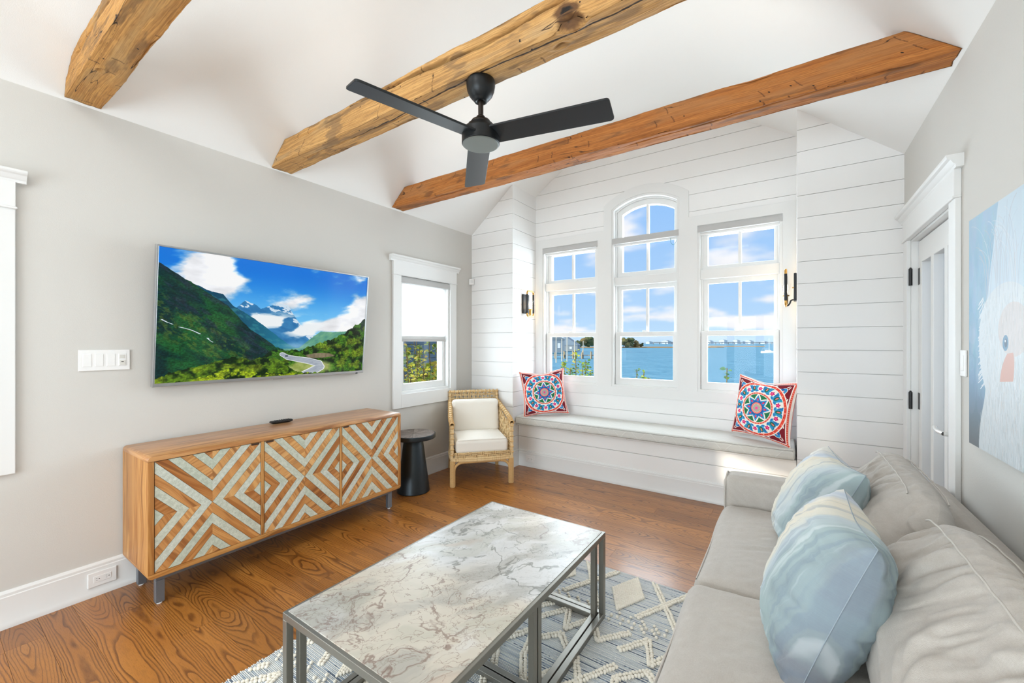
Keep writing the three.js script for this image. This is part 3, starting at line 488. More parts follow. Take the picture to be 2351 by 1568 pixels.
// ------------------------------------------------------------------ television with a mountain view on screen
function tvPixel(u, v) { // u right, v up: the picture on the screen
  const n = (x, y, o = 4) => fbm(x, y, o);
  const ln = (pts, x) => { let i = 0; while (i < pts.length - 2 && x > pts[i + 1][0]) i++; const [x0, y0] = pts[i], [x1, y1] = pts[i + 1]; return mix(y0, y1, clamp((x - x0) / (x1 - x0))); };
  let c = mix3([0.45, 0.78, 0.98], [0.03, 0.47, 0.88], sst(0.45, 0.95, v));
  const g = (cu, cv, ru, rv, t = 0) => { const a = (u - cu) * Math.cos(t) + (v - cv) * Math.sin(t), b = -(u - cu) * Math.sin(t) + (v - cv) * Math.cos(t); return Math.exp(-((a / ru) ** 2 + (b / rv) ** 2)); };
  const cl = n(u * 4.5 + 2 * v + 4, v * 7 - u * 3 + 2, 6) + 0.34 * g(0.12, 0.9, 0.22, 0.12, -0.5) + 0.30 * g(0.32, 0.72, 0.26, 0.09, -0.45) + 0.38 * g(0.95, 0.56, 0.2, 0.17) + 0.3 * g(0.76, 0.47, 0.14, 0.06) + 0.12 * g(0.78, 0.78, 0.16, 0.05) - 0.2 * g(0.5, 0.93, 0.25, 0.08);
  const cover = sst(0.55, 0.78, cl), lum = 0.72 + 0.36 * n(u * 8 + 3, v * 10, 5) + 0.08 * cover; c = mix3(c, [lum, lum * 1.005, lum * 1.02], cover);
  const jag = (f, a, s) => a * (n(u * f + s, s * 3.1, 5) - 0.5);
  const far = ln([[0.27, 0.55], [0.33, 0.655], [0.40, 0.60], [0.46, 0.655], [0.53, 0.64], [0.60, 0.47], [0.68, 0.36], [0.8, 0.28]], u) + jag(22, 0.05, 2);
  if (v < far && u > 0.27) { const t = n(u * 26, v * 30 + u * 14, 5); c = mix3([0.10, 0.38, 0.62], [0.30, 0.60, 0.80], t * 0.9 + 0.1 - sst(0.02, 0.25, far - v) * 0.15); if (far - v < 0.07 && t > 0.53) c = mix3(c, [0.93, 0.96, 0.99], 0.85); }
  c = mix3(c, [0.95, 0.97, 0.98], sst(0.5, 0.66, n(u * 9 + 1, v * 18, 5) + 0.26 * (g(0.42, 0.5, 0.13, 0.045) + g(0.63, 0.42, 0.1, 0.06) + g(0.35, 0.42, 0.05, 0.07, -0.6)) - 0.06) * clamp(1.4 * (g(0.43, 0.5, 0.16, 0.06) + g(0.63, 0.42, 0.12, 0.08) + g(0.34, 0.42, 0.07, 0.08, -0.6))));
  const teal = ln([[0.12, 0.76], [0.17, 0.72], [0.235, 0.695], [0.28, 0.61], [0.41, 0.46], [0.5, 0.34], [0.58, 0.25], [0.7, 0.2]], u) + jag(26, 0.025, 5);
  if (v < teal && u > 0.12) { const t = n(u * 40 + v * 20, v * 40, 5); c = mix3(mix3([0.03, 0.27, 0.38], [0.10, 0.46, 0.58], sst(0.2, 0.55, u)), [0.22, 0.55, 0.58], sst(0.45, 0.7, t) * 0.6); }
  const mid = ln([[0.5, 0.24], [0.6, 0.25], [0.66, 0.33], [0.72, 0.41], [0.8, 0.41], [1, 0.44]], u) + jag(18, 0.02, 8);
  if (v < mid && u > 0.5) { const t = n(u * 36, v * 40 - u * 20, 4); c = mix3([0.24, 0.52, 0.50], [0.52, 0.74, 0.56], t); }
  c = mix3(c, [0.80, 0.90, 0.95], 0.45 * g(0.58, 0.27, 0.07, 0.03));
  const lm = ln([[0, 0.885], [0.13, 0.745], [0.26, 0.60], [0.35, 0.43], [0.485, 0.262], [0.6, 0.17]], u) + jag(44, 0.02, 1);
  if (v < lm) {
    const d = lm - v, sl = v + u * 0.9, t = n(u * 60, sl * 46, 5), t2 = n(u * 8 + 2, sl * 9, 4), f = n(u * 170, v * 150, 3), k = n(u * 22 + sl * 6, sl * 30, 4);
    c = mix3([0.02, 0.17, 0.17], [0.10, 0.33, 0.16], sst(0.35, 0.65, t2)); c = mix3(c, [0.36, 0.44, 0.15], sst(0.5, 0.68, t) * 0.55 * sst(0.1, 0.3, d) * (1 - sst(0.45, 0.6, d))); c = mix3(c, [0.16, 0.19, 0.27], sst(0.54, 0.66, k) * 0.55 * (1 - sst(0.2, 0.36, d)));
    c = mix3(c, [0.34, 0.58, 0.20], sst(0.5, 0.66, n(u * 14, sl * 12 + 7, 3)) * 0.5 * g(0.37, 0.24, 0.12, 0.07)); c = c.map((x) => x * (0.55 + 0.9 * f));
    const wfu = ln([[0.30, 0.205], [0.36, 0.165], [0.40, 0.12], [0.43, 0.06], [0.47, 0.02]], v); if (v > 0.305 && v < 0.475 && Math.abs(u - wfu + 0.008 * (n(v * 50, 3, 3) - 0.5)) < 0.0045 * (0.3 + 1.2 * n(v * 34, 8, 2)) && n(v * 26, 5, 2) > 0.36) c = [0.86, 0.91, 0.95];
  }
  const leafy = (hue, s, sc) => { const a = n(u * 30 * sc + s, v * 20 * sc, 4), f = n(u * 130 * sc, v * 90 * sc + s, 3), k = n(u * 15 * sc + 5 + s, v * 12 * sc, 3); let q = mix3([0.05, 0.15, 0.05], hue, sst(0.36, 0.62, a)); q = mix3(q, [0.60, 0.66, 0.14], sst(0.52, 0.72, k) * 0.55); return q.map((x) => x * (0.45 + 1.0 * f)); };
  const rm = ln([[0.36, 0.12], [0.47, 0.235], [0.6, 0.225], [0.7, 0.285], [0.84, 0.37], [0.93, 0.47], [1, 0.555]], u) + jag(60, 0.05, 11);
  if (v < rm && u > 0.36) c = leafy([0.25, 0.45, 0.10], 2, 1.25);
  const roadC = [[0.515, 0.195], [0.545, 0.165], [0.60, 0.145], [0.66, 0.125], [0.715, 0.095], [0.725, 0.06], [0.69, 0.03], [0.64, -0.01]]; let rdist = 9, rw = 0; for (let i = 0; i < roadC.length - 1; i++) { const [ax, ay] = roadC[i], [bx2, by2] = roadC[i + 1], t = clamp(((u - ax) * (bx2 - ax) + (v - ay) * 1 * (by2 - ay)) / ((bx2 - ax) ** 2 + (by2 - ay) ** 2)), dd = Math.hypot(u - mix(ax, bx2, t), (v - mix(ay, by2, t)) * 0.75); if (dd < rdist) { rdist = dd; rw = mix(0.014, 0.034, (i + t) / 7); } }
  const cliff = g(0.72, 0.175, 0.1, 0.028); if (cliff > 0.4) c = mix3(c, mix3([0.40, 0.36, 0.28], [0.62, 0.57, 0.46], n(u * 90, v * 18, 4)), sst(0.4, 0.6, cliff + 0.3 * (n(u * 30, v * 30, 3) - 0.5)));
  const verge = g(0.66, 0.06, 0.16, 0.075); c = mix3(c, mix3([0.50, 0.58, 0.22], [0.86, 0.86, 0.62], n(u * 34, v * 30, 4)), sst(0.35, 0.75, verge + 0.4 * (n(u * 18, v * 18, 3) - 0.5)) * 0.9);
  if (rdist < rw) { c = mix3([0.58, 0.62, 0.68], [0.74, 0.77, 0.80], n(u * 40, v * 90, 3)); if (rdist > rw * 0.82) c = [0.94, 0.95, 0.95]; }
  if (Math.abs(u - 0.537) < 0.007 && Math.abs(v - 0.178) < 0.006) c = [0.16, 0.20, 0.27];
  const nb = ln([[0, 0.05], [0.13, 0.115], [0.22, 0.15], [0.29, 0.185], [0.36, 0.15], [0.46, 0.17], [0.53, 0.12], [0.58, 0.05], [0.64, 0.0], [1, 0.0]], u) + jag(40, 0.06, 15); if (v < nb) c = leafy([0.36, 0.50, 0.10], 9, 1.0);
  const nb2 = ln([[0, -0.02], [0.16, 0.02], [0.26, 0.09], [0.33, 0.07], [0.40, 0.03], [0.6, 0.01], [1, -0.02]], u) + jag(50, 0.04, 21); if (v < nb2) c = leafy([0.62, 0.72, 0.12], 4, 1.4);
  return c;
}
{
  const tvw = 1.40, tvh = 0.815, t = thing('television', 'wall-mounted flat television showing a green mountain valley with a road', 'television', [XW + 0.022, 1.095, -1.488], Math.PI / 2);
  const tilt = new THREE.Group(); // tilt is baked into the geometry below
  const ang = 0.098, bake = (g) => { g.translate(0, tvh / 2, 0); g.rotateX(ang); g.translate(0, 0, 0.003); return g; };
  const silver = mat('#b9babb', 0.3, { metalness: 0.85 });
  const fw = 0.011; part(t, 'bezel', bake(ext(rect(-tvw / 2, tvw / 2, -tvh / 2, tvh / 2), [rect(-tvw / 2 + fw, tvw / 2 - fw, -tvh / 2 + 0.02, tvh / 2 - fw)], 0, 0.034, 0.002)), silver);
  part(t, 'back_cover', bake(bx(-tvw / 2 + 0.004, tvw / 2 - 0.004, -tvh / 2 + 0.004, tvh / 2 - 0.004, 0.0, 0.022)), M.black);
  const pic = dataTex(1024, 576, (i, j) => tvPixel(i / 1024, j / 576), { wrap: THREE.ClampToEdgeWrapping });
  const g = new THREE.PlaneGeometry(tvw - 2 * fw, tvh - fw - 0.02); g.translate(0, (0.02 - fw) / 2, 0.0265);
  part(t, 'screen', bake(g), new THREE.MeshPhysicalMaterial({ color: '#050505', roughness: 0.12, emissive: '#ffffff', emissiveMap: pic, emissiveIntensity: 0.92, specularIntensity: 0.7 }), 'lit screen');
  part(t, 'logo_tab', bake(rbx(-0.03, 0.03, -tvh / 2 - 0.006, -tvh / 2 + 0.002, 0.02, 0.033, 0.002)), silver);
  part(t, 'power_light', bake(rbx(tvw / 2 - 0.075, tvw / 2 - 0.055, -tvh / 2 - 0.004, -tvh / 2 + 0.006, 0.03, 0.0355, 0.002)), M.black);
  part(t, 'wall_bracket', bake(bx(-0.2, 0.2, -0.15, 0.12, -0.018, 0.0)), M.black);
}

// ------------------------------------------------------------------ sideboard with chevron doors
const mango = dataTex(1024, 1024, (i, j) => {
  const X = i / 1024 * 1.2, Y = j / 1024 * 1.2, b = (fbm(X * 2, Y * 5, 3) - 0.5) * 0.12, g = fbm(X * 5, (Y + b) * 120, 3), s = fbm(X * 1.2 + 7, (Y + b) * 22, 3), d = fbm(X * 3 + 3, (Y + b) * 40 + 8, 3);
  let c = mix3([0.90, 0.74, 0.52], [0.80, 0.61, 0.39], clamp(s * 1.6 - 0.3)); c = mix3(c, [0.64, 0.41, 0.20], sst(0.46, 0.7, g) * 0.45); return mix3(c, [0.52, 0.34, 0.19], sst(0.62, 0.76, d) * 0.55);
}); mango.repeat.set(1 / 1.2, 1 / 1.2);
const pearl = dataTex(512, 512, (i, j) => { const a = fbm(i / 26, j / 26, 4), b = fbm(i / 7, j / 7 + 50, 3), r = Math.abs(fbm(i / 18 + 9, j / 18, 3) - 0.5); let c = mix3([0.74, 0.76, 0.70], [0.87, 0.88, 0.83], a * 1.2 - 0.1); c = mix3(c, [0.90, 0.91, 0.88], sst(0.55, 0.75, b) * 0.5); return mix3(c, [0.58, 0.60, 0.53], (1 - sst(0, 0.02, r)) * 0.3); }, { rx: 4, ry: 4 });
const pearlBump = dataTex(512, 512, (i, j) => { const r = Math.abs(fbm(i / 22 + 9, j / 22, 4) - 0.5); return 0.4 + 0.6 * fbm(i / 15, j / 15, 4) - 0.3 * (1 - sst(0, 0.03, r)); }, { srgb: false, rx: 4, ry: 4 });
{
  const X0 = -3.064, X1 = -2.64, Z0 = -2.27, Z1 = -0.672, Y0 = 0.162, Y1 = 0.778;
  const s = thing('sideboard', 'wooden sideboard with three chevron inlaid doors on grey metal legs', 'sideboard', [0, 0, 0]);
  const wood = mat('#e4cfae', 0.42, { map: mango, bumpMap: beamBump, bumpScale: 0.0006 }), woodTop = mat('#e9d6c6', 0.3, { map: mango, clearcoat: 0.35, clearcoatRoughness: 0.3 });
  const T = 0.026, yIn0 = Y0 + T, yIn1 = Y1 - T;
  // shell with rounded corners seen from the front
  const rc = (z0, z1, y0, y1, r) => { const o = [], q = 6; for (const [cx, cy, a0] of [[z1 - r, y0 + r, -90], [z1 - r, y1 - r, 0], [z0 + r, y1 - r, 90], [z0 + r, y0 + r, 180]]) for (let k = 0; k <= q; k++) { const a = (a0 + 90 * k / q) * Math.PI / 180; o.push([cx + r * Math.cos(a), cy + r * Math.sin(a)]); } return o; };
  const px = (g) => { g.rotateY(Math.PI / 2); return g; };     // shape x -> world -z, depth -> world x
  const outer = rc(-Z1, -Z0, Y0, Y1, 0.02), inner = rect(-Z1 + T, -Z0 - T, yIn0, yIn1);
  // top, sides and bottom as separate boards
  const zoneCut = (poly, f) => f.reduce((p, [a, b, c]) => clipPoly(p, a, b, c), poly);
  const mk = (name, poly, m, grain) => { const g = px(ext(poly, [], X0, X1, 0.004)); part(s, name, metreUV(toCreasedNormals(g, 0.6), grain, 3, 1.3), m); };
  mk('top', zoneCut(outer, [[0, -1, -yIn1]]), woodTop, 'z');
  mk('bottom', zoneCut(outer, [[0, 1, yIn0]]), wood, 'z');
  mk('side', zoneCut(outer, [[0, 1, yIn1], [0, -1, -yIn0], [1, 0, -Z1 + T]]), wood, 'y');
  mk('side', zoneCut(outer, [[0, 1, yIn1], [0, -1, -yIn0], [-1, 0, Z0 + T]]), wood, 'y');
  part(s, 'back_panel', metreUV(bx(X0 + 0.005, X0 + 0.015, yIn0, yIn1, Z0 + T, Z1 - T), 'z'), wood);
  const a0 = -Z1 + T, a1 = -Z0 - T, dv = 0.018, dw = (a1 - a0 - 2 * dv) / 3;
  for (let k = 1; k < 3; k++) { const c = a0 + k * dw + (k - 1) * dv; part(s, 'divider', metreUV(rbx(X0 + 0.015, X1 - 0.002, yIn0, yIn1, -c - dv, -c, 0.003), 'y', 5), wood); }
  // doors
  seedState = 4242;
  const woods = []; for (let k = 0; k < 7; k++) woods.push(mat(['#fff4e6', '#f6dfc8', '#ead0b4', '#fff0da', '#dcbb98', '#fbead8', '#f0d6b8'][k], 0.45, { map: mango, bumpMap: beamBump, bumpScale: 0.0008 }));
  const inlays = ['#ffffff', '#f1f4ee', '#fbfaf5'].map((c) => mat(c, 0.3, { map: pearl, bumpMap: pearlBump, bumpScale: 0.0022, clearcoat: 0.3, clearcoatRoughness: 0.2 }));
  for (let k = 0; k < 3; k++) {
    const d0 = a0 + k * (dw + dv) + 0.0025, d1 = d0 + dw - 0.005, e0 = yIn0 + 0.0025, e1 = yIn1 - 0.0025, cx = (d0 + d1) / 2, cy = (e0 + e1) / 2, hw = (d1 - d0) / 2, hh = (e1 - e0) / 2;
    const door = part(s, 'door', bx(X1 - 0.024, X1 - 0.0085, e0, e1, -d1, -d0), mat('#5b3a1e', 0.7));
    const pitch = 2 * hh * 0.106, L = Math.hypot(hw, hh), nx = hh / L, ny = hw / L, pw = pitch * ny; // perpendicular width of a strip
    for (const sx of [-1, 1]) for (const sy of [-1, 1]) {
      for (let b = -6; b < 6; b++) { // strip between b*pw and (b+1)*pw above the diagonal of this quarter
        let poly = rect(Math.min(0, sx * hw), Math.max(0, sx * hw), Math.min(0, sy * hh), Math.max(0, sy * hh));
        const A = -sx * nx, B = sy * ny, g = 0.0007; // signed distance above the diagonal through the door centre
        poly = clipPoly(poly, A, B, (b + 1) * pw - g); poly = clipPoly(poly, -A, -B, -(b * pw + g));
        if (poly.length < 3) continue; let area = 0; for (let i = 0; i < poly.length; i++) { const p = poly[i], q = poly[(i + 1) % poly.length]; area += p[0] * q[1] - q[0] * p[1]; } if (Math.abs(area) < 1e-4) continue; if (area < 0) poly.reverse();
        const inlay = ((b % 2) + 2) % 2 === 1, geo = px(ext(poly.map(([x, y]) => [x + cx, y + cy]), [], X1 - 0.0095, X1 - (inlay ? 0.0055 : 0.005), 0.0004));
        const p = geo.attributes.position, uv = geo.attributes.uv, dirx = sx * hw / L, diry = sy * hh / L, ou = rnd() * 3, ov = rnd() * 3, cross = rnd() < 0.75;
        for (let i = 0; i < p.count; i++) { const lx = -p.getZ(i) - cx, ly = p.getY(i) - cy, along = lx * dirx + ly * diry, acr = -lx * diry + ly * dirx; uv.setXY(i, (cross && !inlay ? along * 0.35 + acr * 0.9 : along) + ou, (cross && !inlay ? along * 0.95 - acr * 0.3 : acr) + ov); }
        part(door, inlay ? 'inlay_strip' : 'wood_strip', geo, inlay ? inlays[Math.floor(rnd() * 3)] : woods[Math.floor(rnd() * 7)]);
      }
    }
    const tab = k === 0 ? d1 - 0.03 : d0 + 0.03; part(door, 'finger_pull', rbx(X1 - 0.008, X1 - 0.003, e1 - 0.012, e1 - 0.001, -tab - 0.022, -tab + 0.022, 0.002), mat('#3a2416', 0.6), 'dark finger notch');
  }
  // metal base
  const steel = mat('#7b8188', 0.42, { metalness: 0.55 }), R0 = X0 + 0.05, R1 = X1 - 0.055, q0 = Z0 + 0.045, q1 = Z1 - 0.045, rt = 0.038;
  part(s, 'base_rail', rbx(R1 - 0.032, R1, Y0 - rt, Y0 - 0.001, q0, q1, 0.003), steel); part(s, 'base_rail', rbx(R0, R0 + 0.032, Y0 - rt, Y0 - 0.001, q0, q1, 0.003), steel);
  part(s, 'base_rail', rbx(R0 + 0.032, R1 - 0.032, Y0 - rt, Y0 - 0.001, q0, q0 + 0.036, 0.003), steel); part(s, 'base_rail', rbx(R0 + 0.032, R1 - 0.032, Y0 - rt, Y0 - 0.001, q1 - 0.036, q1, 0.003), steel);
  for (const z of [q0, q1 - 0.038]) for (const x of [R0, R1 - 0.032]) { const l = part(s, 'leg', rbx(x, x + 0.032, 0.009, Y0 - rt, z, z + 0.038, 0.003), steel); part(l, 'glide', cyl(x + 0.016, z + 0.019, 0.001, 0.009, 0.012, 0.012, 16), M.plastic, 'white levelling glide'); }
}
{
  const r = thing('remote_control', 'black television remote lying on the sideboard top', 'remote', [-3.0, 0.7785, -1.497], -0.1);
  const g = soft(0.042, 0.02, 0.15, 0.0085, [8, 6, 30], (v) => { const e = Math.abs(v.z) / 0.075; if (v.y < 0) v.y *= 1 - 0.9 * e ** 5; v.x *= 1 - 0.12 * e ** 4; }); g.translate(0, 0.0102, 0);
  part(r, 'body', g, mat('#131415', 0.35)); const bt = [];
  for (let i = 0; i < 7; i++) for (let k = -1; k <= 1; k++) bt.push(rbx(k * 0.011 - 0.0035, k * 0.011 + 0.0035, 0.0185, 0.0225, -0.055 + i * 0.015, -0.047 + i * 0.015, 0.0015));
  part(r, 'buttons', merge(bt), mat('#2c2d2f', 0.5));
}

// ------------------------------------------------------------------ round side table
{
  const t = thing('side_table', 'small round side table with dark metal cone base beside the sideboard', 'side table', [-2.85, 0, -2.595]);
  const metal = mat('#3a4044', 0.33, { metalness: 0.75 });
  part(t, 'cone_base', lathe([[0, 0.001], [0.142, 0.001], [0.146, 0.004], [0.146, 0.01], [0.083, 0.484], [0, 0.484]], 64), metal);
  part(t, 'top_rim', lathe([[0, 0.484], [0.196, 0.484], [0.2, 0.488], [0.2, 0.519], [0.197, 0.522], [0.19, 0.522], [0.19, 0.516], [0, 0.516]], 72), metal);
  seedState = 99; const greyWood = dataTex(256, 256, (i, j) => { const g = fbm(i / 60, j / 4, 4), s = fbm(i / 30 + 9, j / 14, 3); return mix3(mix3([0.60, 0.55, 0.51], [0.45, 0.40, 0.37], g), [0.32, 0.28, 0.26], sst(0.55, 0.75, s) * 0.6); }); greyWood.repeat.set(3, 3); const tones = ['#ffffff', '#e2dedb', '#f3eeea', '#d2ccc8', '#eae2dc'].map((c) => mat(c, 0.4, { map: greyWood }));
  const n = 16; for (let k = 0; k < n; k++) { const a0 = k / n * 2 * Math.PI + 0.004, a1 = (k + 1) / n * 2 * Math.PI - 0.004, pts = [[0.004 * Math.cos((a0 + a1) / 2), 0.004 * Math.sin((a0 + a1) / 2)]]; for (let i = 0; i <= 5; i++) { const a = mix(a0, a1, i / 5); pts.push([0.189 * Math.cos(a), 0.189 * Math.sin(a)]); }
    const g = ext(pts, [], 0.516, 0.5235, 0.0006); g.rotateX(-Math.PI / 2); const p = g.attributes.position, uv = g.attributes.uv, am = (a0 + a1) / 2, o = rnd() * 4; for (let i = 0; i < p.count; i++) { const x = p.getX(i), y = -p.getZ(i); uv.setXY(i, x * Math.cos(am) + y * Math.sin(am) + o, -x * Math.sin(am) + y * Math.cos(am) + o); } part(t, 'wood_wedge', g, tones[Math.floor(rnd() * 5)]); }
}
// ------------------------------------------------------------------ rattan armchair (local: +z front, +x its left-hand side seen from the front right)
const rattanMap = dataTex(512, 128, (i, j) => { const a = fbm(i / 40, j / 6, 3), b = fbm(i / 4, j / 50 + 9, 2); let c = mix3([0.93, 0.83, 0.65], [0.82, 0.68, 0.47], a); return mix3(c, [0.62, 0.47, 0.29], sst(0.6, 0.8, b) * 0.5); }, { wrap: THREE.RepeatWrapping });
{
  const a = Math.atan2(0.735, 0.678), c = thing('rattan_armchair', 'woven rattan armchair with cream cushions in the corner by the window bench', 'armchair', [-2.626, 0, -3.252], a);
  const rat = mat('#ffffff', 0.6, { map: rattanMap }), wrapM = mat('#f4e6d2', 0.7, { map: rattanMap });
  const w = 0.285, zf = 0.275, zb = -0.285;
  // weave a panel: P(u,v) gives the point, n its normal
  function weavePanel(P, n, nu, nv, r, amp) {
    const out = [];
    for (let i = 0; i < nu; i++) { const u = (i + 0.5) / nu, pts = []; for (let k = 0; k <= nv * 2; k++) { const v = k / (nv * 2), s = k % 2 ? ((i + (k >> 1)) % 2 ? 1 : -1) : 0; pts.push(P(u, v).addScaledVector(n, s * amp)); } for (const o of [-0.0075, 0.0075]) { const t = P(1, 0).sub(P(0, 0)).normalize().multiplyScalar(o); out.push(tube(pts.map((p) => p.clone().add(t)), r, nv * 5, 5)); } }
    for (let k = 0; k < nv; k++) { const v = (k + 0.5) / nv, pts = []; for (let i = 0; i <= nu * 2; i++) { const u = i / (nu * 2), s = i % 2 ? (((i >> 1) + k) % 2 ? -1 : 1) : 0; pts.push(P(u, v).addScaledVector(n, s * amp)); } for (const o of [-0.0065, 0.0065]) { out.push(tube(pts.map((p) => p.clone().add(V(0, o, 0))), r, nu * 5, 5)); } }
    return merge(out);
  }
  const lean = (y) => zb - (y - 0.3) * 0.10;
  const pan = (u0, u1, f) => f;
  // frame posts
  const post = (pts, r = 0.016) => tube(pts, r, 20, 10);
  const fr = part(c, 'frame', merge([
    post([[-w, 0.24, zf], [-w, 0.42, zf], [-w, 0.575, zf]]), post([[w, 0.24, zf], [w, 0.42, zf], [w, 0.575, zf]]),
    post([[-w + 0.03, 0.24, zb], [-w + 0.03, 0.5, lean(0.5)], [-w + 0.03, 0.815, lean(0.815)]]), post([[w - 0.03, 0.24, zb], [w - 0.03, 0.5, lean(0.5)], [w - 0.03, 0.815, lean(0.815)]]),
    post([[-w + 0.02, 0.815, lean(0.815)], [0, 0.82, lean(0.82)], [w - 0.02, 0.815, lean(0.815)]], 0.014),
    post([[-w, 0.58, zf + 0.01], [-w - 0.003, 0.61, zf - 0.12], [-w + 0.01, 0.66, -0.06], [-w + 0.03, 0.72, lean(0.72)]], 0.018), post([[w, 0.58, zf + 0.01], [w + 0.003, 0.61, zf - 0.12], [w - 0.01, 0.66, -0.06], [w - 0.03, 0.72, lean(0.72)]], 0.018),
    post([[-w, 0.245, zf], [0, 0.24, zf + 0.006], [w, 0.245, zf]], 0.016), post([[-w, 0.262, zf + 0.004], [0, 0.258, zf + 0.012], [w, 0.262, zf + 0.004]], 0.010), post([[-w, 0.245, zf], [-w, 0.243, 0], [-w + 0.03, 0.245, zb]], 0.014), post([[w, 0.245, zf], [w, 0.243, 0], [w - 0.03, 0.245, zb]], 0.014), post([[-w + 0.03, 0.245, zb], [0, 0.245, zb], [w - 0.03, 0.245, zb]], 0.014),
  ]), rat);
  // bindings round the arms and posts
  const binds = []; const torus = (p, r, dir) => { const g = new THREE.TorusGeometry(r, 0.0045, 5, 14); const q = new THREE.Quaternion().setFromUnitVectors(V(0, 0, 1), dir.clone().normalize()); g.applyQuaternion(q); g.translate(p.x, p.y, p.z); binds.push(g); };
  for (const s of [-1, 1]) { const arm = new THREE.CatmullRomCurve3([V(s * w, 0.58, zf + 0.01), V(s * (w + 0.003), 0.61, zf - 0.12), V(s * (w - 0.01), 0.66, -0.06), V(s * (w - 0.03), 0.72, lean(0.72))]); for (let i = 0; i < 15; i++) { const t = i / 14; torus(arm.getPoint(t), 0.02, arm.getTangent(t)); } for (let y = 0.30; y < 0.58; y += 0.05) torus(V(s * w, y, zf), 0.018, V(0, 1, 0)); for (let y = 0.5; y < 0.82; y += 0.045) torus(V(s * (w - 0.03), y, lean(y)), 0.018, V(0, 1, -0.1)); }
  for (let x = -w + 0.03; x < w; x += 0.043) torus(V(x, 0.817, lean(0.817)), 0.017, V(1, 0, 0));
  part(c, 'bindings', merge(binds), wrapM);
  part(c, 'woven_back', weavePanel((u, v) => V(mix(-w + 0.04, w - 0.04, u), mix(0.27, 0.805, v), lean(mix(0.27, 0.805, v))), V(0, 0, 1), 11, 12, 0.006, 0.008), rat);
  for (const s of [-1, 1]) part(c, 'woven_side', weavePanel((u, v) => { const z = mix(zf - 0.02, zb, u), top = mix(0.57, 0.70, u * u); return V(s * mix(w, w - 0.03, u), mix(0.26, top, v), z); }, V(s, 0, 0), 8, 6, 0.0062, 0.008), rat);
  part(c, 'woven_apron', weavePanel((u, v) => V(mix(-w + 0.02, w - 0.02, u), mix(0.262, 0.318, v), zf + 0.006), V(0, 0, 1), 9, 2, 0.0065, 0.006), rat);
  part(c, 'seat_deck', bx(-w + 0.012, w - 0.012, 0.285, 0.3, zb + 0.012, zf - 0.012), mat('#b59263', 0.8));
  // legs with wrapped cane and curved brackets
  for (const s of [-1, 1]) {
    const rings = []; for (let y = 0.008; y < 0.24; y += 0.0066) { const g = new THREE.TorusGeometry(0.0232 + 0.0008 * rnd(), 0.0037, 5, 18); g.rotateX(Math.PI / 2); g.translate(s * (w - 0.006), y, zf - 0.004); rings.push(g); }
    const l = part(c, 'leg', cyl(s * (w - 0.006), zf - 0.004, 0.0, 0.245, 0.0225, 0.0225, 20), wrapM); part(l, 'cane_wrap', merge(rings), wrapM);
    const br = []; for (let i = 0; i <= 34; i++) { const t = i / 34, ang = t * Math.PI / 2, p = V(s * (w - 0.02 - 0.085 * (1 - Math.cos(ang)) - 0.0), 0.15 + 0.075 * Math.sin(ang), zf); const g = new THREE.TorusGeometry(0.0105, 0.0035, 5, 12); const dir = V(-s * 0.085 * Math.sin(ang), 0.075 * Math.cos(ang), 0).normalize(); g.applyQuaternion(new THREE.Quaternion().setFromUnitVectors(V(0, 0, 1), dir)); g.translate(p.x, p.y, p.z); br.push(g); }
    part(c, 'bracket', merge(br), wrapM);
    part(c, 'leg', tube([[s * (w - 0.03), 0.25, zb + 0.01], [s * (w - 0.03), 0.13, zb - 0.012], [s * (w - 0.028), 0.02, zb - 0.045], [s * (w - 0.028), 0.0, zb - 0.05]], 0.018, 14, 10), wrapM);
  }
  const pole = []; for (let x = -w + 0.1; x <= w - 0.1; x += 0.0085) { const g = new THREE.TorusGeometry(0.010, 0.0045, 5, 10); g.rotateY(Math.PI / 2); g.translate(x, 0.226, zf); pole.push(g); } part(c, 'front_stretcher', merge(pole), wrapM);
  const cream = mat('#f2ece1', 0.95, { bumpMap: weave, bumpScale: 0.0008 });
  const seat = soft(0.50, 0.135, 0.505, 0.032, [36, 12, 36], (v) => { if (v.y > 0) v.y += 0.016 * (1 - (v.x / 0.25) ** 2) * (1 - (v.z / 0.25) ** 2); }); seat.translate(0, 0.3 + 0.0675, 0.03); part(c, 'seat_cushion', metreUV(seat), cream);
  const bk = soft(0.49, 0.345, 0.13, 0.04, [36, 30, 12], (v) => { const e = (1 - (v.x / 0.245) ** 2) * (1 - (v.y / 0.185) ** 2); v.z += Math.sign(v.z) * 0.014 * e; }); bk.rotateX(-0.12); bk.translate(0, 0.578, -0.208); part(c, 'back_cushion', metreUV(bk), cream);
  const pip = (g) => g; part(c, 'piping', tube([[-0.23, 0.428, 0.272], [0, 0.432, 0.276], [0.23, 0.428, 0.272]], 0.0035, 20, 6), cream);
}

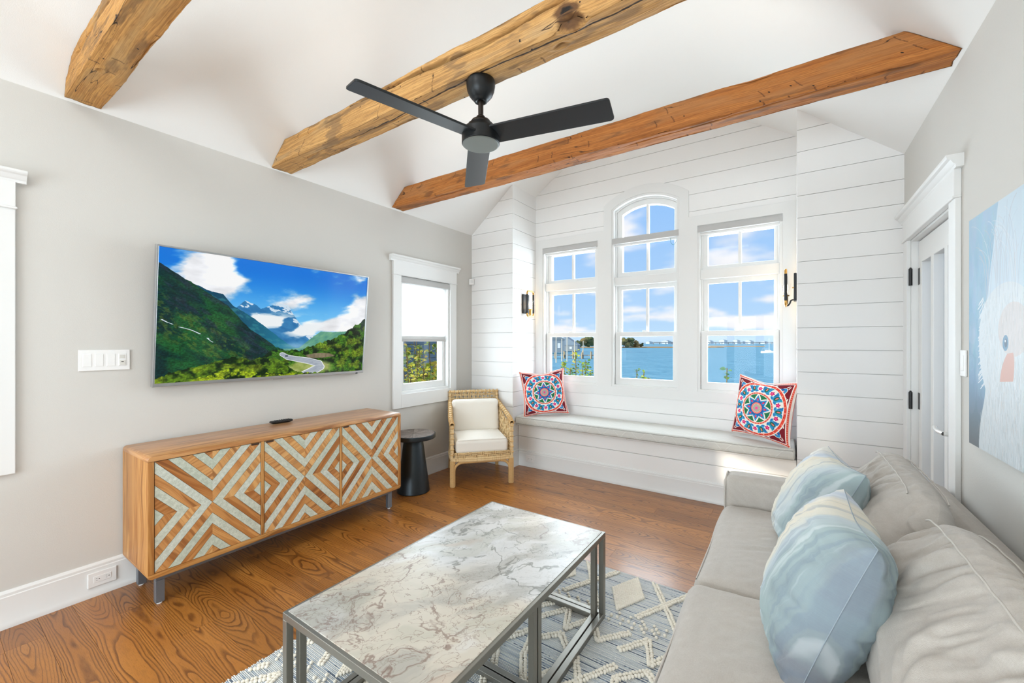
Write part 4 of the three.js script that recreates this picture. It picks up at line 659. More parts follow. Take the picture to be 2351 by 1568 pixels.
// ------------------------------------------------------------------ wall sconces
function sconce(label, x, ry) {
  const s = thing('wall_sconce', label, 'wall lamp', [x, 1.783, -3.945], ry, 'sconces in the window alcove');
  const iron = mat('#26292c', 0.4, { metalness: 0.5 }), brass = mat('#c89b55', 0.28, { metalness: 0.9 });
  part(s, 'backplate', rbx(-0.062, 0.062, -0.108, 0.108, 0.001, 0.02, 0.004), iron);
  part(s, 'finial', tube([[0.0, 0, 0.02], [0.0, 0, 0.03]], 0.005, 4, 8), brass);
  part(s, 'arm', tube([[0, -0.095, 0.02], [0, -0.1, 0.036], [0, -0.125, 0.046], [0, -0.14, 0.058], [0, -0.143, 0.07]], 0.006, 24, 8), iron);
  const y0 = -0.14, y1 = 0.14, hx = 0.066, z = 0.072, r = 0.022;
  for (const q of [-1, 1]) part(s, 'frame_sleeve', cyl(q * hx, z, y0 + 0.035, y1 - 0.035, 0.0105, 0.0105, 14), iron);
  for (const q of [-1, 1]) { const y = q * 0.14; part(s, 'frame_bow', tube([[-hx, y - q * 0.037, z], [-hx, y - q * r, z], [-hx + 0.007, y - q * 0.006, z], [-hx + r, y, z], [hx - r, y, z], [hx - 0.007, y - q * 0.006, z], [hx, y - q * r, z], [hx, y - q * 0.037, z]], 0.0095, 40, 10), brass); }
  part(s, 'socket', merge([cyl(0, z, -0.13, -0.062, 0.015, 0.015, 20), cyl(0, z, -0.066, -0.058, 0.024, 0.024, 24), tube([[-0.03, -0.07, z], [0.03, -0.07, z]], 0.004, 4, 6)]), brass);
  const gp = [[0.018, -0.062], [0.022, -0.05], [0.03, 0.0], [0.037, 0.035], [0.038, 0.036], [0.031, 0.0], [0.0235, -0.05], [0.019, -0.06]]; const gl = lathe(gp, 32); gl.translate(0, 0, z); part(s, 'glass_shade', gl, M.glass);
  const bg = lathe([[0, -0.058], [0.009, -0.056], [0.010, -0.045], [0.015, -0.02], [0.0165, 0.0], [0.013, 0.022], [0.006, 0.036], [0, 0.04]], 24); bg.translate(0, 0, z);
  part(s, 'bulb', bg, new THREE.MeshPhysicalMaterial({ color: '#fff3dd', roughness: 0.3, emissive: new THREE.Color(1.0, 0.72, 0.36), emissiveIntensity: 7 }), 'glowing filament bulb');
  const l = new THREE.PointLight(new THREE.Color(1, 0.72, 0.40), 0.14); l.name = 'sconce_light'; l.position.set(0, -0.005, z); l.shadow.radius = 0.8; l.castShadow = true; s.add(l);
  return s;
}
sconce('black and brass wall sconce on the shiplap above the left mandala pillow', XL, Math.PI / 2);
sconce('black and brass wall sconce seen edge-on at the right end of the alcove', XA, -Math.PI / 2);

// ------------------------------------------------------------------ pillows
function pillowGeo(sz, T, ear = 0.06, n = 56, wr = null, notch = 0) {
  const pos = [], uv = [], idx = [];
  for (const side of [1, -1]) for (let j = 0; j <= n; j++) for (let i = 0; i <= n; i++) {
    const u = i / n * 2 - 1, v = j / n * 2 - 1, eu = 1 - u * u, ev = 1 - v * v;
    let x = u * (1 - ear * ev ** 1.0 * Math.abs(u) ** 3 * 1.1), y = v * (1 - ear * eu * Math.abs(v) ** 3 * 1.1);
    let z = side * T * Math.pow(Math.max(0, eu * ev), 0.42) * (1 - 0.15 * (u * u + v * v) / 2); if (v > 0) y -= notch * v ** 4 * Math.exp(-((u / 0.45) ** 2)); if (wr) z += side * wr(u, v) * Math.pow(Math.max(0, eu * ev), 0.25);
    pos.push(x * sz / 2, y * sz / 2, z); uv.push(i / n, j / n);
  }
  const m = (n + 1) * (n + 1); for (let s = 0; s < 2; s++) for (let j = 0; j < n; j++) for (let i = 0; i < n; i++) { const a = s * m + j * (n + 1) + i, b = a + 1, c = a + n + 1, d = c + 1; s ? idx.push(a, c, b, b, c, d) : idx.push(a, b, c, b, d, c); }
  const g = new THREE.BufferGeometry(); g.setAttribute('position', new THREE.Float32BufferAttribute(pos, 3)); g.setAttribute('uv', new THREE.Float32BufferAttribute(uv, 2)); g.setIndex(idx); g.computeVertexNormals(); return g;
}
function mandala(g, S) {
  const c = S / 2, TAU = Math.PI * 2; seedState = 31; g.fillStyle = '#f6f0ea'; g.fillRect(0, 0, S, S);
  const SC = 1.1, P = (f, fill) => { g.beginPath(); f(); g.fillStyle = fill; g.fill(); }, at = (a, r) => [c + Math.cos(a) * r * SC * S, c + Math.sin(a) * r * SC * S];
  // border of coral stitches
  g.fillStyle = '#f26a55'; const bw = S * 0.022; g.fillRect(S * 0.012, 0, bw, S); g.fillRect(S - S * 0.012 - bw, 0, bw, S); g.fillRect(0, S * 0.012, S, bw); g.fillRect(0, S - S * 0.012 - bw, S, bw);
  for (let i = 0; i < 60; i++) { g.fillStyle = i % 2 ? '#d93a34' : '#f7a08c'; const t = i / 60 * S; for (const e of [S * 0.014, S - S * 0.03]) { g.fillRect(e, t, S * 0.014, S * 0.008); g.fillRect(t, e, S * 0.008, S * 0.014); } }
  // maroon scrollwork in the corners
  for (let q = 0; q < 4; q++) { g.save(); g.translate(c, c); g.rotate(q * Math.PI / 2); g.translate(-c, -c);
    const mar = '#7d1023'; P(() => { g.moveTo(S * 0.045, S * 0.045); g.lineTo(S * 0.42, S * 0.05); g.quadraticCurveTo(S * 0.30, S * 0.10, S * 0.27, S * 0.085); g.quadraticCurveTo(S * 0.23, S * 0.14, S * 0.19, S * 0.12); g.quadraticCurveTo(S * 0.12, S * 0.16, S * 0.12, S * 0.19); g.quadraticCurveTo(S * 0.14, S * 0.23, S * 0.085, S * 0.27); g.quadraticCurveTo(S * 0.10, S * 0.30, S * 0.05, S * 0.42); g.closePath(); }, mar);
    P(() => { g.ellipse(S * 0.30, S * 0.075, S * 0.03, S * 0.01, 0.3, 0, TAU); }, '#f6f0ea'); P(() => { g.ellipse(S * 0.075, S * 0.30, S * 0.01, S * 0.03, -0.3, 0, TAU); }, '#f6f0ea'); P(() => { g.ellipse(S * 0.105, S * 0.085, S * 0.028, S * 0.008, 0.5, 0, TAU); }, '#e9d7d2'); P(() => { g.ellipse(S * 0.085, S * 0.105, S * 0.008, S * 0.028, -0.5, 0, TAU); }, '#e9d7d2');
    P(() => { g.ellipse(S * 0.165, S * 0.165, S * 0.072, S * 0.05, Math.PI / 4, 0, TAU); }, '#f6f0ea');
    P(() => { g.ellipse(S * 0.165, S * 0.165, S * 0.062, S * 0.042, Math.PI / 4, 0, TAU); }, '#2f93cf'); P(() => { g.ellipse(S * 0.145, S * 0.185, S * 0.035, S * 0.024, Math.PI / 4, 0, TAU); }, '#1c62ab'); P(() => { g.ellipse(S * 0.183, S * 0.183, S * 0.034, S * 0.026, Math.PI / 4, 0, TAU); }, '#1f7f54'); P(() => { g.ellipse(S * 0.17, S * 0.17, S * 0.026, S * 0.011, Math.PI / 4, 0, TAU); }, '#f2a3ae'); g.restore(); }
  const circ = (r, col) => P(() => g.arc(c, c, r * SC * S, 0, TAU), col);
  circ(0.425, '#f6f0ea'); circ(0.412, '#f0553f'); circ(0.378, '#f6f0ea');
  for (let i = 0; i < 90; i++) { const a = i / 90 * TAU, [x, y] = at(a, 0.395 + 0.006 * Math.sin(i * 2.3)); P(() => g.arc(x, y, S * (0.006 + 0.004 * rnd()), 0, TAU), i % 3 ? '#d92c26' : '#fbb7a5'); }
  // outer garland: blue green tulips and pink flowers
  for (let i = 0; i < 10; i++) { const a = (i + 0.5) / 10 * TAU, [x, y] = at(a, 0.305); for (let k = 0; k < 5; k++) { const b = a + k / 5 * TAU; P(() => g.ellipse(x + Math.cos(b) * S * 0.02, y + Math.sin(b) * S * 0.02, S * 0.017, S * 0.012, b, 0, TAU), k % 2 ? '#f02a84' : '#e31873'); P(() => g.arc(x + Math.cos(b) * S * 0.028, y + Math.sin(b) * S * 0.028, S * 0.006, 0, TAU), '#8d0a2c'); } P(() => g.arc(x, y, S * 0.009, 0, TAU), '#ff7bb0'); }
  for (let i = 0; i < 10; i++) { const a = i / 10 * TAU, [x, y] = at(a, 0.308), E = (d, t, rx, ry, rot, col) => P(() => g.ellipse(x + Math.cos(a) * d * 1.2 * S - Math.sin(a) * t * 1.3 * S, y + Math.sin(a) * d * 1.2 * S + Math.cos(a) * t * 1.3 * S, rx * 1.22 * S, ry * 1.3 * S, a + rot, 0, TAU), col);
    E(0.0, 0.03, 0.05, 0.016, 0.5, '#2f9bd6'); E(0.0, -0.03, 0.05, 0.016, -0.5, '#1e72b8'); E(-0.035, 0.036, 0.022, 0.012, -0.4, '#2aa3b8'); E(-0.035, -0.036, 0.022, 0.012, 0.4, '#59b9e4'); E(0.04, 0.03, 0.018, 0.010, 1.0, '#1a5aa6'); E(0.04, -0.03, 0.018, 0.010, -1.0, '#2f9bd6'); E(0, 0, 0.046, 0.03, 0, '#2a93c9'); E(0.002, 0, 0.036, 0.021, 0, '#125c43'); E(0.004, 0.004, 0.03, 0.013, 0, '#2f8a5c'); E(0.006, 0, 0.022, 0.008, 0, '#f4747f'); }
  for (let i = 0; i < 20; i++) { const a = (i + 0.5) / 20 * TAU, E2 = (r, rx, ry, rot, col) => P(() => g.ellipse(...at(a, r), rx * S, ry * S, a + rot, 0, TAU), col); E2(0.262, 0.016, 0.03, 0.3 * (i % 2 ? 1 : -1), '#2f9bd6'); E2(0.356, 0.013, 0.026, 0.5 * (i % 2 ? 1 : -1), i % 2 ? '#1f7fb8' : '#2aa3b8'); E2(0.262, 0.006, 0.016, 0.3 * (i % 2 ? 1 : -1), '#1b5fae'); }
  circ(0.243, '#f6f0ea'); circ(0.232, '#f26a55'); for (let i = 0; i < 70; i++) { const a = i / 70 * TAU, [x, y] = at(a, 0.222); P(() => g.arc(x, y, S * 0.005, 0, TAU), i % 2 ? '#d12f3c' : '#fcd0c0'); } circ(0.211, '#f6f0ea');
  for (let i = 0; i < 8; i++) { const a = (i + 0.5) / 8 * TAU; P(() => { g.moveTo(...at(a - 0.33, 0.203)); g.quadraticCurveTo(...at(a, 0.215), ...at(a + 0.33, 0.203)); g.quadraticCurveTo(...at(a + 0.12, 0.165), ...at(a, 0.13)); g.quadraticCurveTo(...at(a - 0.12, 0.165), ...at(a - 0.33, 0.203)); }, '#1e7a4c'); }
  const star = (r1, r0, col) => P(() => { for (let i = 0; i <= 16; i++) { const a = i / 16 * TAU, p = at(a, i % 2 ? r0 : r1); i ? g.lineTo(...p) : g.moveTo(...p); } }, col);
  star(0.206, 0.128, '#f6f0ea'); star(0.192, 0.118, '#2f9bd6'); star(0.17, 0.105, '#1b5fae'); 
  for (let i = 0; i < 8; i++) { const a = i / 8 * TAU, [x, y] = at(a, 0.125); P(() => g.ellipse(x, y, S * 0.034, S * 0.024, a, 0, TAU), '#3aa7dc'); P(() => g.ellipse(x, y, S * 0.026, S * 0.016, a, 0, TAU), '#8d0f3c'); P(() => g.ellipse(...at(a, 0.122), S * 0.017, S * 0.011, a, 0, TAU), '#f5387f'); }
  circ(0.082, '#f0655a'); for (let i = 0; i < 24; i++) { const [x, y] = at(i / 24 * TAU, 0.073); P(() => g.arc(x, y, S * 0.005, 0, TAU), '#fbd3bd'); } circ(0.062, '#e9e2d6');
  for (let i = 0; i < 26; i++) { const a = i / 26 * TAU; P(() => { g.moveTo(c, c); g.lineTo(...at(a, 0.058)); g.lineTo(...at(a + 0.13, 0.058)); }, i % 2 ? '#57524b' : '#8d857a'); } circ(0.02, '#f0509a');
  for (let i = 0; i < 900; i++) { const x = rnd() * S, y = rnd() * S; g.fillStyle = rnd() < 0.5 ? 'rgba(255,255,255,0.10)' : 'rgba(20,20,60,0.08)'; g.fillRect(x, y, 2 + rnd() * 5, 2); }
}
const mandalaTex = canvasTex(1024, 1024, (g, w) => mandala(g, w));
const cloth = dataTex(256, 256, (i, j) => 0.5 + 0.3 * ((i % 4 < 2) === (j % 4 < 2) ? 1 : -1) * 0.5 + 0.3 * (vn(i, j) - 0.5), { srgb: false, wrap: THREE.RepeatWrapping, rx: 10, ry: 10 });
function pillow(name, label, sz, T, map, group, place, wr, ear) {
  const t = thing(name, label, 'pillow', [0, 0, 0], 0, group);
  const m = mat('#ffffff', 0.9, { map, bumpMap: cloth, bumpScale: 0.0005 });
  part(t, 'cover', pillowGeo(sz, T, ear, 60, wr, name[0] === 'm' ? 0.11 : 0.03), m);
  const e = sz / 2, n = 40, pts = []; const k = ear ?? 0.06; for (let s = 0; s < 4; s++) for (let i = 0; i < n; i++) { const u = i / n * 2 - 1, w = 1 - k * (1 - u * u) * 1.1; const P = [[u, -w], [w, u], [-u, w], [-w, -u]][s]; if (P[1] > 0) P[1] -= (name[0] === 'm' ? 0.11 : 0.03) * Math.min(1, P[1]) ** 4 * Math.exp(-((P[0] / 0.45) ** 2)); pts.push(V(P[0] * e, P[1] * e, 0)); }
  part(t, 'edge_seam', tube(pts, name[0] === 'w' ? 0.0013 : 0.0028, 200, 5, true), mat(name[0] === 'w' ? '#9aa6ae' : '#e8dfd6', 0.9));
  place(t); return t;
}
const soften = (a, b, c2) => (u, v) => 0.012 * (fbm(u * 2 + a, v * 2 + b, 3) - 0.5) + 0.006 * Math.sin(u * 5 + v * 4 + a) * v * v;
pillow('mandala_pillow', 'embroidered mandala pillow at the armchair end of the window bench', 0.50, 0.075, mandalaTex, 'mandala pillows on the bench', (t) => { t.rotation.set(-0.17, 0.62, 0.09, 'YXZ'); t.position.set(-2.245, 0.80, -3.92); }, soften(1, 2), 0.09);
pillow('mandala_pillow', 'embroidered mandala pillow at the sofa end of the window bench', 0.50, 0.085, mandalaTex, 'mandala pillows on the bench', (t) => { t.rotation.set(-0.14, -0.56, -0.06, 'YXZ'); t.position.set(-0.19, 0.815, -3.885); }, soften(5, 7), 0.09);
// ------------------------------------------------------------------ rug
const RUG = { x0: -1.85, x1: 0.1, z0: -2.345, z1: 0.5 };
const rugTex = dataTex(2048, 1024, (i, j) => { // u along x (2 m), v along z (1 m)
  const X = i / 2048 * 2, Z = j / 1024, row = Z / 0.0058, k = Math.floor(row), f = row - k;
  const kind = hash(k, 3, 1), n = fbm(X * 5 + k * 3.1, k * 1.7, 3), m = vn(X * 180 + k * 11, k), s = vn(X * 900, k * 3.3);
  let c = mix3([0.86, 0.86, 0.84], [0.74, 0.77, 0.80], kind);
  const blue = sst(0.5, 0.66, n + (kind - 0.5) * 0.22); c = mix3(c, [0.38, 0.48, 0.60], blue * 0.5); c = mix3(c, [0.13, 0.18, 0.27], sst(0.62, 0.75, n + (m - 0.5) * 0.2) * 0.65);
  if (k % 2) c = mix3(c, [0.93, 0.92, 0.89], 0.72); c = mix3(c, [0.92, 0.91, 0.88], s * 0.22); return mix3(c, [0.22, 0.24, 0.28], (1 - sst(0.0, 0.2, Math.min(f, 1 - f))) * 0.45);
}, { wrap: THREE.MirroredRepeatWrapping }); rugTex.repeat.set(0.5, 1);
const rugBump = dataTex(512, 1024, (i, j) => { const Z = j / 1024, row = Z / 0.0058, f = row - Math.floor(row), x = i / 512; return 0.15 + 0.65 * Math.sin(f * Math.PI) + 0.2 * Math.sin(x * 2 * Math.PI * 36 + Math.floor(row) * 2.4) * Math.sin(f * Math.PI); }, { srgb: false, wrap: THREE.RepeatWrapping }); rugBump.repeat.set(2, 1);
{
  const r = thing('area_rug', 'flatwoven blue and cream striped rug with raised cream tufted motifs', 'rug');
  const g = new THREE.BoxGeometry(RUG.x1 - RUG.x0, 0.009, RUG.z1 - RUG.z0, 40, 1, 60); const p = g.attributes.position; for (let i = 0; i < p.count; i++) { const x = p.getX(i), z = p.getZ(i), e = (RUG.x1 - RUG.x0) / 2; if (Math.abs(x) > e - 1e-4) p.setX(i, x + 0.006 * (fbm(z * 9, 3, 3) - 0.5)); } g.translate((RUG.x0 + RUG.x1) / 2, 0.0055, (RUG.z0 + RUG.z1) / 2); g.computeVertexNormals();
  part(r, 'woven_base', metreUV(g, 'x', 4, 4), mat('#ffffff', 0.95, { map: rugTex, bumpMap: rugBump, bumpScale: 0.004 }));
  // tufted motifs laid out in rows and repeated along the width
  seedState = 555; const spots = [], add = (x, z, s = 1) => { if (x > RUG.x0 + 0.02 && x < RUG.x1 - 0.02 && z < RUG.z1 - 0.02 && z > RUG.z0 + 0.01) spots.push([x, z, s]); };
  const line = (ax, az, bx_, bz, two = 1) => { const L = Math.hypot(bx_ - ax, bz - az), n = Math.round(L / 0.0145), nx = -(bz - az) / L, nz = (bx_ - ax) / L; for (let i = 0; i <= n; i++) { const t = i / n; for (const o of two ? [-0.008, 0.008] : [0]) add(mix(ax, bx_, t) + nx * o + rr(-0.002, 0.002), mix(az, bz, t) + nz * o + rr(-0.002, 0.002)); } };
  const block = (zA, dir) => { // motifs measured from the far edge; dir flips a mirrored repeat
    const Z = (d) => zA + dir * d;
    for (let k = -4; k < 4; k++) {
      const x = -0.926 + k * 0.393;
      line(x - 0.095, Z(0.012), x + 0.093, Z(0.345)); line(x + 0.09, Z(0.012), x - 0.09, Z(0.345));
      const dx = x + 0.203; for (let a = -7; a <= 7; a++) for (let b = -7; b <= 7; b++) { const px = dx + (a + b) * 0.0058, pz = Z(0.18) + (a - b) * 0.0116; add(px, pz, 0.95); }
      for (let q = 0; q < 7; q++) { const xx = x - 0.17 + q * 0.056; for (const [ox, oz] of [[0, 0], [0.014, 0.018], [0.028, 0.036], [0.0, 0.036], [0.028, 0.072], [0.014, 0.054]]) if (hash(q, k + 9, ox * 1000 | 0) > 0.15) add(xx + ox, Z(0.365 + oz), 0.9); }
      line(x - 0.086, Z(0.60), x - 0.0, Z(0.475)); line(x - 0.0, Z(0.475), x + 0.05, Z(0.61)); line(x + 0.05, Z(0.61), x + 0.13, Z(0.475)); line(x + 0.13, Z(0.475), x + 0.205, Z(0.60)); line(x + 0.205, Z(0.60), x + 0.307, Z(0.475));
      const ox = x + 0.05; for (const s of [-1, 1]) { line(ox, Z(0.655), ox + s * 0.1, Z(0.76)); line(ox + s * 0.1, Z(0.76), ox + s * 0.075, Z(0.86)); line(ox + s * 0.075, Z(0.86), ox, Z(0.98)); }
      line(x + 0.14, Z(0.70), x + 0.30, Z(0.98)); line(x + 0.32, Z(0.70), x + 0.15, Z(0.98));
    }
  };
  block(RUG.z0, 1); block(RUG.z0 + 1.03, 1); block(RUG.z0 + 2.06, 1);
  const tuft = new THREE.IcosahedronGeometry(1, 2); const im = new THREE.InstancedMesh(tuft, mat('#ece4d4', 0.95), spots.length), m4 = new THREE.Matrix4(), q = new THREE.Quaternion();
  spots.forEach(([x, z, s], i) => { q.setFromEuler(new THREE.Euler(rr(-0.3, 0.3), rr(0, 6), rr(-0.3, 0.3))); m4.compose(V(x, 0.0135, z), q, V(0.0083 * s * rr(0.9, 1.12), 0.0068 * s * rr(0.85, 1.2), 0.0083 * s * rr(0.9, 1.12))); im.setMatrixAt(i, m4); });
  im.name = 'tufted_motifs'; im.userData.kind = 'stuff'; r.add(im);
  // short fringe of loops along the left edge
  const fr = []; for (let z = RUG.z0 + 0.005; z < RUG.z1; z += 0.0105) { const l = rr(0.006, 0.016); fr.push(tube([[RUG.x0 + 0.004, 0.006, z], [RUG.x0 - l * 0.6, 0.006, z + rr(-0.003, 0.003)], [RUG.x0 - l, 0.003, z + rr(-0.005, 0.005)]], 0.0025, 4, 4)); } const fm = part(r, 'fringe', merge(fr), mat('#e2e0da', 0.95)); fm.userData.kind = 'stuff';
}

// ------------------------------------------------------------------ coffee table of steel and marble with two tables nested under it
const marble = dataTex(2048, 1024, (i, j) => { // u along the length (z), v across
  const X = i / 2048 * 1.24, Y = j / 1024 * 0.7, w1 = fbm(X * 4 + 5, Y * 4, 5), w2 = fbm(X * 4 + 25, Y * 4 + 9, 5), x = X + (w1 - 0.5) * 0.16, y = Y + (w2 - 0.5) * 0.16, a = x * 0.86 - y * 0.5, b = x * 0.5 + y * 0.86;
  const cloud = fbm(a * 3, b * 7, 5), warm = sst(0.38, 0.62, fbm(X * 1.8 + 3, Y * 2 + 8, 3) + (X - 0.7) * 0.32), grey = sst(0.50, 0.68, fbm(a * 3.4 + 30, b * 9 + 3, 6)), grn = sst(0.52, 0.7, fbm(a * 5 + 70, b * 10 + 3, 5));
  let c = mix3([0.90, 0.90, 0.90], [0.91, 0.87, 0.80], warm * 0.9); c = mix3(c, [0.97, 0.97, 0.97], sst(0.5, 0.66, cloud) * 0.6); c = mix3(c, [0.70, 0.69, 0.66], grey * 0.6); c = mix3(c, [0.76, 0.76, 0.69], grn * 0.35);
  const ridge = (s, p0, q, o) => 1 - Math.abs(fbm(a * s + p0, b * s * 1.5 + q, o) * 2 - 1), gate = fbm(X * 5 + 2, Y * 6 + 6, 3);
  const v1 = sst(0.95, 0.995, ridge(6, 3, 1, 6)), v2 = sst(0.95, 0.998, ridge(13, 13, 7, 5)), v3 = sst(0.95, 1.0, ridge(26, 1, 17, 5)), v4 = sst(0.93, 1, ridge(46, 5, 3, 4));
  const vein = mix3([0.40, 0.41, 0.38], [0.50, 0.38, 0.33], warm); c = mix3(c, vein, v1 * 0.55 * sst(0.40, 0.58, gate)); c = mix3(c, vein, v2 * 0.5 * sst(0.38, 0.56, 1 - gate)); c = mix3(c, vein, v3 * 0.45 * (0.3 + 0.7 * warm)); c = mix3(c, [0.56, 0.52, 0.46], v4 * 0.35 * grey);
  const pink = sst(0.6, 0.74, fbm(a * 3 + 60, b * 9 + 60, 4)); return mix3(c, [0.82, 0.70, 0.62], pink * 0.3);
});
{
  const X0 = -1.445, X1 = -0.752, Z0 = -1.918, Z1 = -0.725, TOP = 0.425, B = 0.0105, t = 0.025;
  const steel = mat('#8f8c84', 0.38, { metalness: 0.8, bumpMap: beamBump, bumpScale: 0.0002 });
  const frame = (o, x0, x1, z0, z1, y0, y1) => {
    for (const x of [x0, x1 - t]) for (const z of [z0, z1 - t]) part(o, 'leg', rbx(x, x + t, y0, y1 - t, z, z + t, 0.002), steel);
    for (const [y, nm] of [[y1 - t, 'top_rail'], [y0, 'bottom_rail']]) {
      const e = nm === 'top_rail' ? 0 : t; for (const x of [x0, x1 - t]) part(o, nm, rbx(x, x + t, y, y + t, z0 + e, z1 - e, 0.002), steel);
      for (const z of [z0, z1 - t]) part(o, nm, rbx(x0 + t, x1 - t, y, y + t, z, z + t, 0.002), steel);
    }
  };
  const c = thing('coffee_table', 'long coffee table with veined marble top in a grey steel frame', 'coffee table');
  frame(c, X0, X1, Z0, Z1, B, TOP);
  const top = rbx(X0 + 0.013, X1 - 0.013, TOP - 0.018, TOP + 0.0025, Z0 + 0.013, Z1 - 0.013, 0.0015), p = top.attributes.position, uv = top.attributes.uv; for (let i = 0; i < p.count; i++) uv.setXY(i, (p.getZ(i) - Z0) / 1.24 + 0.02, (p.getX(i) - X0) / 0.7);
  part(c, 'marble_top', top, mat('#e0dfdd', 0.32, { map: marble, clearcoat: 0.2, clearcoatRoughness: 0.25 }), 'cream and grey veined marble slab');
  const n = 0.03, mid = (Z0 + Z1) / 2, y1 = TOP - t - 0.006;
  const nest = (label, z0, z1) => { const s = thing('nesting_table', label, 'table', [0, 0, 0], 0, 'tables nested under the coffee table'); frame(s, X0 + n, X1 - n, z0, z1, B + 0.0005, y1); part(s, 'table_panel', bx(X0 + n + t, X1 - n - t, y1 - 0.012, y1 - 0.004, z0 + t, z1 - t), mat('#54504a', 0.4, { metalness: 0.6 })); };
  nest('steel frame table nested under the coffee table at its sofa-arm end', Z0 + n, mid - 0.004); nest('steel frame table nested under the coffee table at its near end', mid + 0.004, Z1 - n);
}

// ------------------------------------------------------------------ sofa
const linen = dataTex(512, 512, (i, j) => { const a = vn(i / 1.3, j / 9) * 0.5 + vn(i / 9, j / 1.3) * 0.5, b = fbm(i / 60, j / 60, 3); return mix3([0.69, 0.655, 0.615], [0.79, 0.765, 0.735], clamp(a * 0.6 + b * 0.4)); }, { rx: 5, ry: 5 });
const linenBump = dataTex(512, 512, (i, j) => 0.5 * vn(i / 1.3, j / 8) + 0.5 * vn(i / 8, j / 1.3), { srgb: false, rx: 7, ry: 7 });
{
  const s = thing('sofa', 'pale grey linen two-seat sofa along the right wall', 'sofa');
  const fab = mat('#ffffff', 0.92, { map: linen, bumpMap: linenBump, bumpScale: 0.0007, sheen: 0.3, sheenRoughness: 0.6, sheenColor: new THREE.Color('#ffffff') }), seam = mat('#bfb8af', 0.9);
  const zF = -2.70, zN = -0.60, aw = 0.165, xf = -0.315, xb = 0.575;
  const place = (g, x, y, z) => { g.translate(x, y, z); const p = g.attributes.position, uv = new Float32Array(p.count * 2); for (let i = 0; i < p.count; i++) { uv[i * 2] = p.getZ(i) + 0.35 * (p.getX(i) - p.getY(i)) + 5; uv[i * 2 + 1] = p.getX(i) + p.getY(i) + 5; } g.setAttribute('uv', new THREE.BufferAttribute(uv, 2)); return g; };
  part(s, 'base', place(soft(xb - xf - 0.06, 0.24, zN - zF - 0.02, 0.02, [20, 6, 40]), (xf + xb) / 2 + 0.03, 0.205, (zF + zN) / 2), fab);
  for (const [x, z] of [[xf + 0.09, zF + 0.08], [xf + 0.09, zN - 0.08], [xb - 0.06, zF + 0.08], [xb - 0.06, zN - 0.08]]) part(s, 'foot', cyl(x, z, z > -2.345 && x < 0.1 ? 0.0105 : 0.001, 0.09, 0.018, 0.026, 16), mat('#3b2a1e', 0.5));
  for (const z of [zF + aw / 2, zN - aw / 2]) {
    const g = soft(xb - xf, 0.53, aw, 0.045, [30, 24, 12], (v) => { const u = (v.x + (xb - xf) / 2) / (xb - xf); if (v.y > 0) v.y += 0.012 * Math.sin(Math.PI * clamp(u)) - 0.012 * u; v.z += 0.004 * (fbm(v.x * 5, v.y * 5 + z, 2) - 0.5); });
    const a = part(s, 'arm', place(g, (xf + xb) / 2, 0.085 + 0.265, z), fab);
    const pts = [[xf + 0.012, 0.12, z + aw / 2 - 0.012], [xf + 0.008, 0.4, z + aw / 2 - 0.012], [xf + 0.010, 0.572, z + aw / 2 - 0.014], [xf + 0.014, 0.608, z + aw / 2 - 0.045], [xf + 0.014, 0.617, z], [xf + 0.014, 0.608, z - aw / 2 + 0.045], [xf + 0.010, 0.572, z - aw / 2 + 0.014], [xf + 0.008, 0.4, z - aw / 2 + 0.012]];
    part(a, 'piping', tube(pts, 0.0045, 70, 6), seam);
  }
  // sloping back frame
  const bh = soft(0.13, 0.60, zN - zF, 0.05, [10, 24, 60], (v) => { v.x += (v.y + 0.3) * 0.05; }); part(s, 'back_frame', place(bh, xb - 0.08, 0.09 + 0.315, (zF + zN) / 2), fab);
  const wrk = (x, y, f) => { const n = fbm(x * f, y * f, 3) - 0.5; return 0.5 - Math.abs(n) * 2; };
  const z0 = zF + aw, z1 = zN - aw, zm = -1.652;
  const seatC = [[z0 + 0.004, zm - 0.003], [zm + 0.003, z1 - 0.004]];
  seatC.forEach(([a, b], k) => {
    const w = 0.66, d = b - a, h = 0.165;
    const g = soft(w, h, d, 0.042, [60, 14, 70], (v) => {
      const e = (1 - clamp(Math.abs(2 * v.x / w)) ** 3) * (1 - clamp(Math.abs(2 * v.z / d)) ** 4); if (v.y > 0) { v.y += 0.022 * e; const gx = v.x + 0.1 * Math.sin(v.z * 4); v.y += 0.012 * (sst(0.55, 1, 1 - Math.abs(fbm(gx * 2.2 + k * 9, v.z * 15 + v.x * 5 + k * 4, 3) * 2 - 1)) - 0.3) * sst(-0.33, -0.1, v.x) * (0.4 + 0.6 * vn(v.x * 5 + k, v.z * 4)); }
      if (v.x < -w / 2 + 0.06) v.x += 0.006 * Math.sin(v.z * 7 + k) * (v.y > -0.05 ? 1 : 0) - 0.008 * (1 - (v.y / 0.0825) ** 2);
    });
    const c = part(s, 'seat_cushion', place(g, -0.305 + w / 2, 0.325 + h / 2 - 0.02, (a + b) / 2), fab);
    const yy = 0.325 + h - 0.034, pts = []; for (let i = 0; i <= 40; i++) { const z = mix(a + 0.035, b - 0.035, i / 40); pts.push(V(-0.3005 + 0.0 * i, yy - 0.006, z)); } part(c, 'piping', tube(pts, 0.003, 80, 5), seam);
  });
  // loose back cushions: plump front, narrow gathered top between two piped seams, leaning on the frame
  const backC = [[z0 - 0.005, -1.715], [-1.705, z1 + 0.01]];
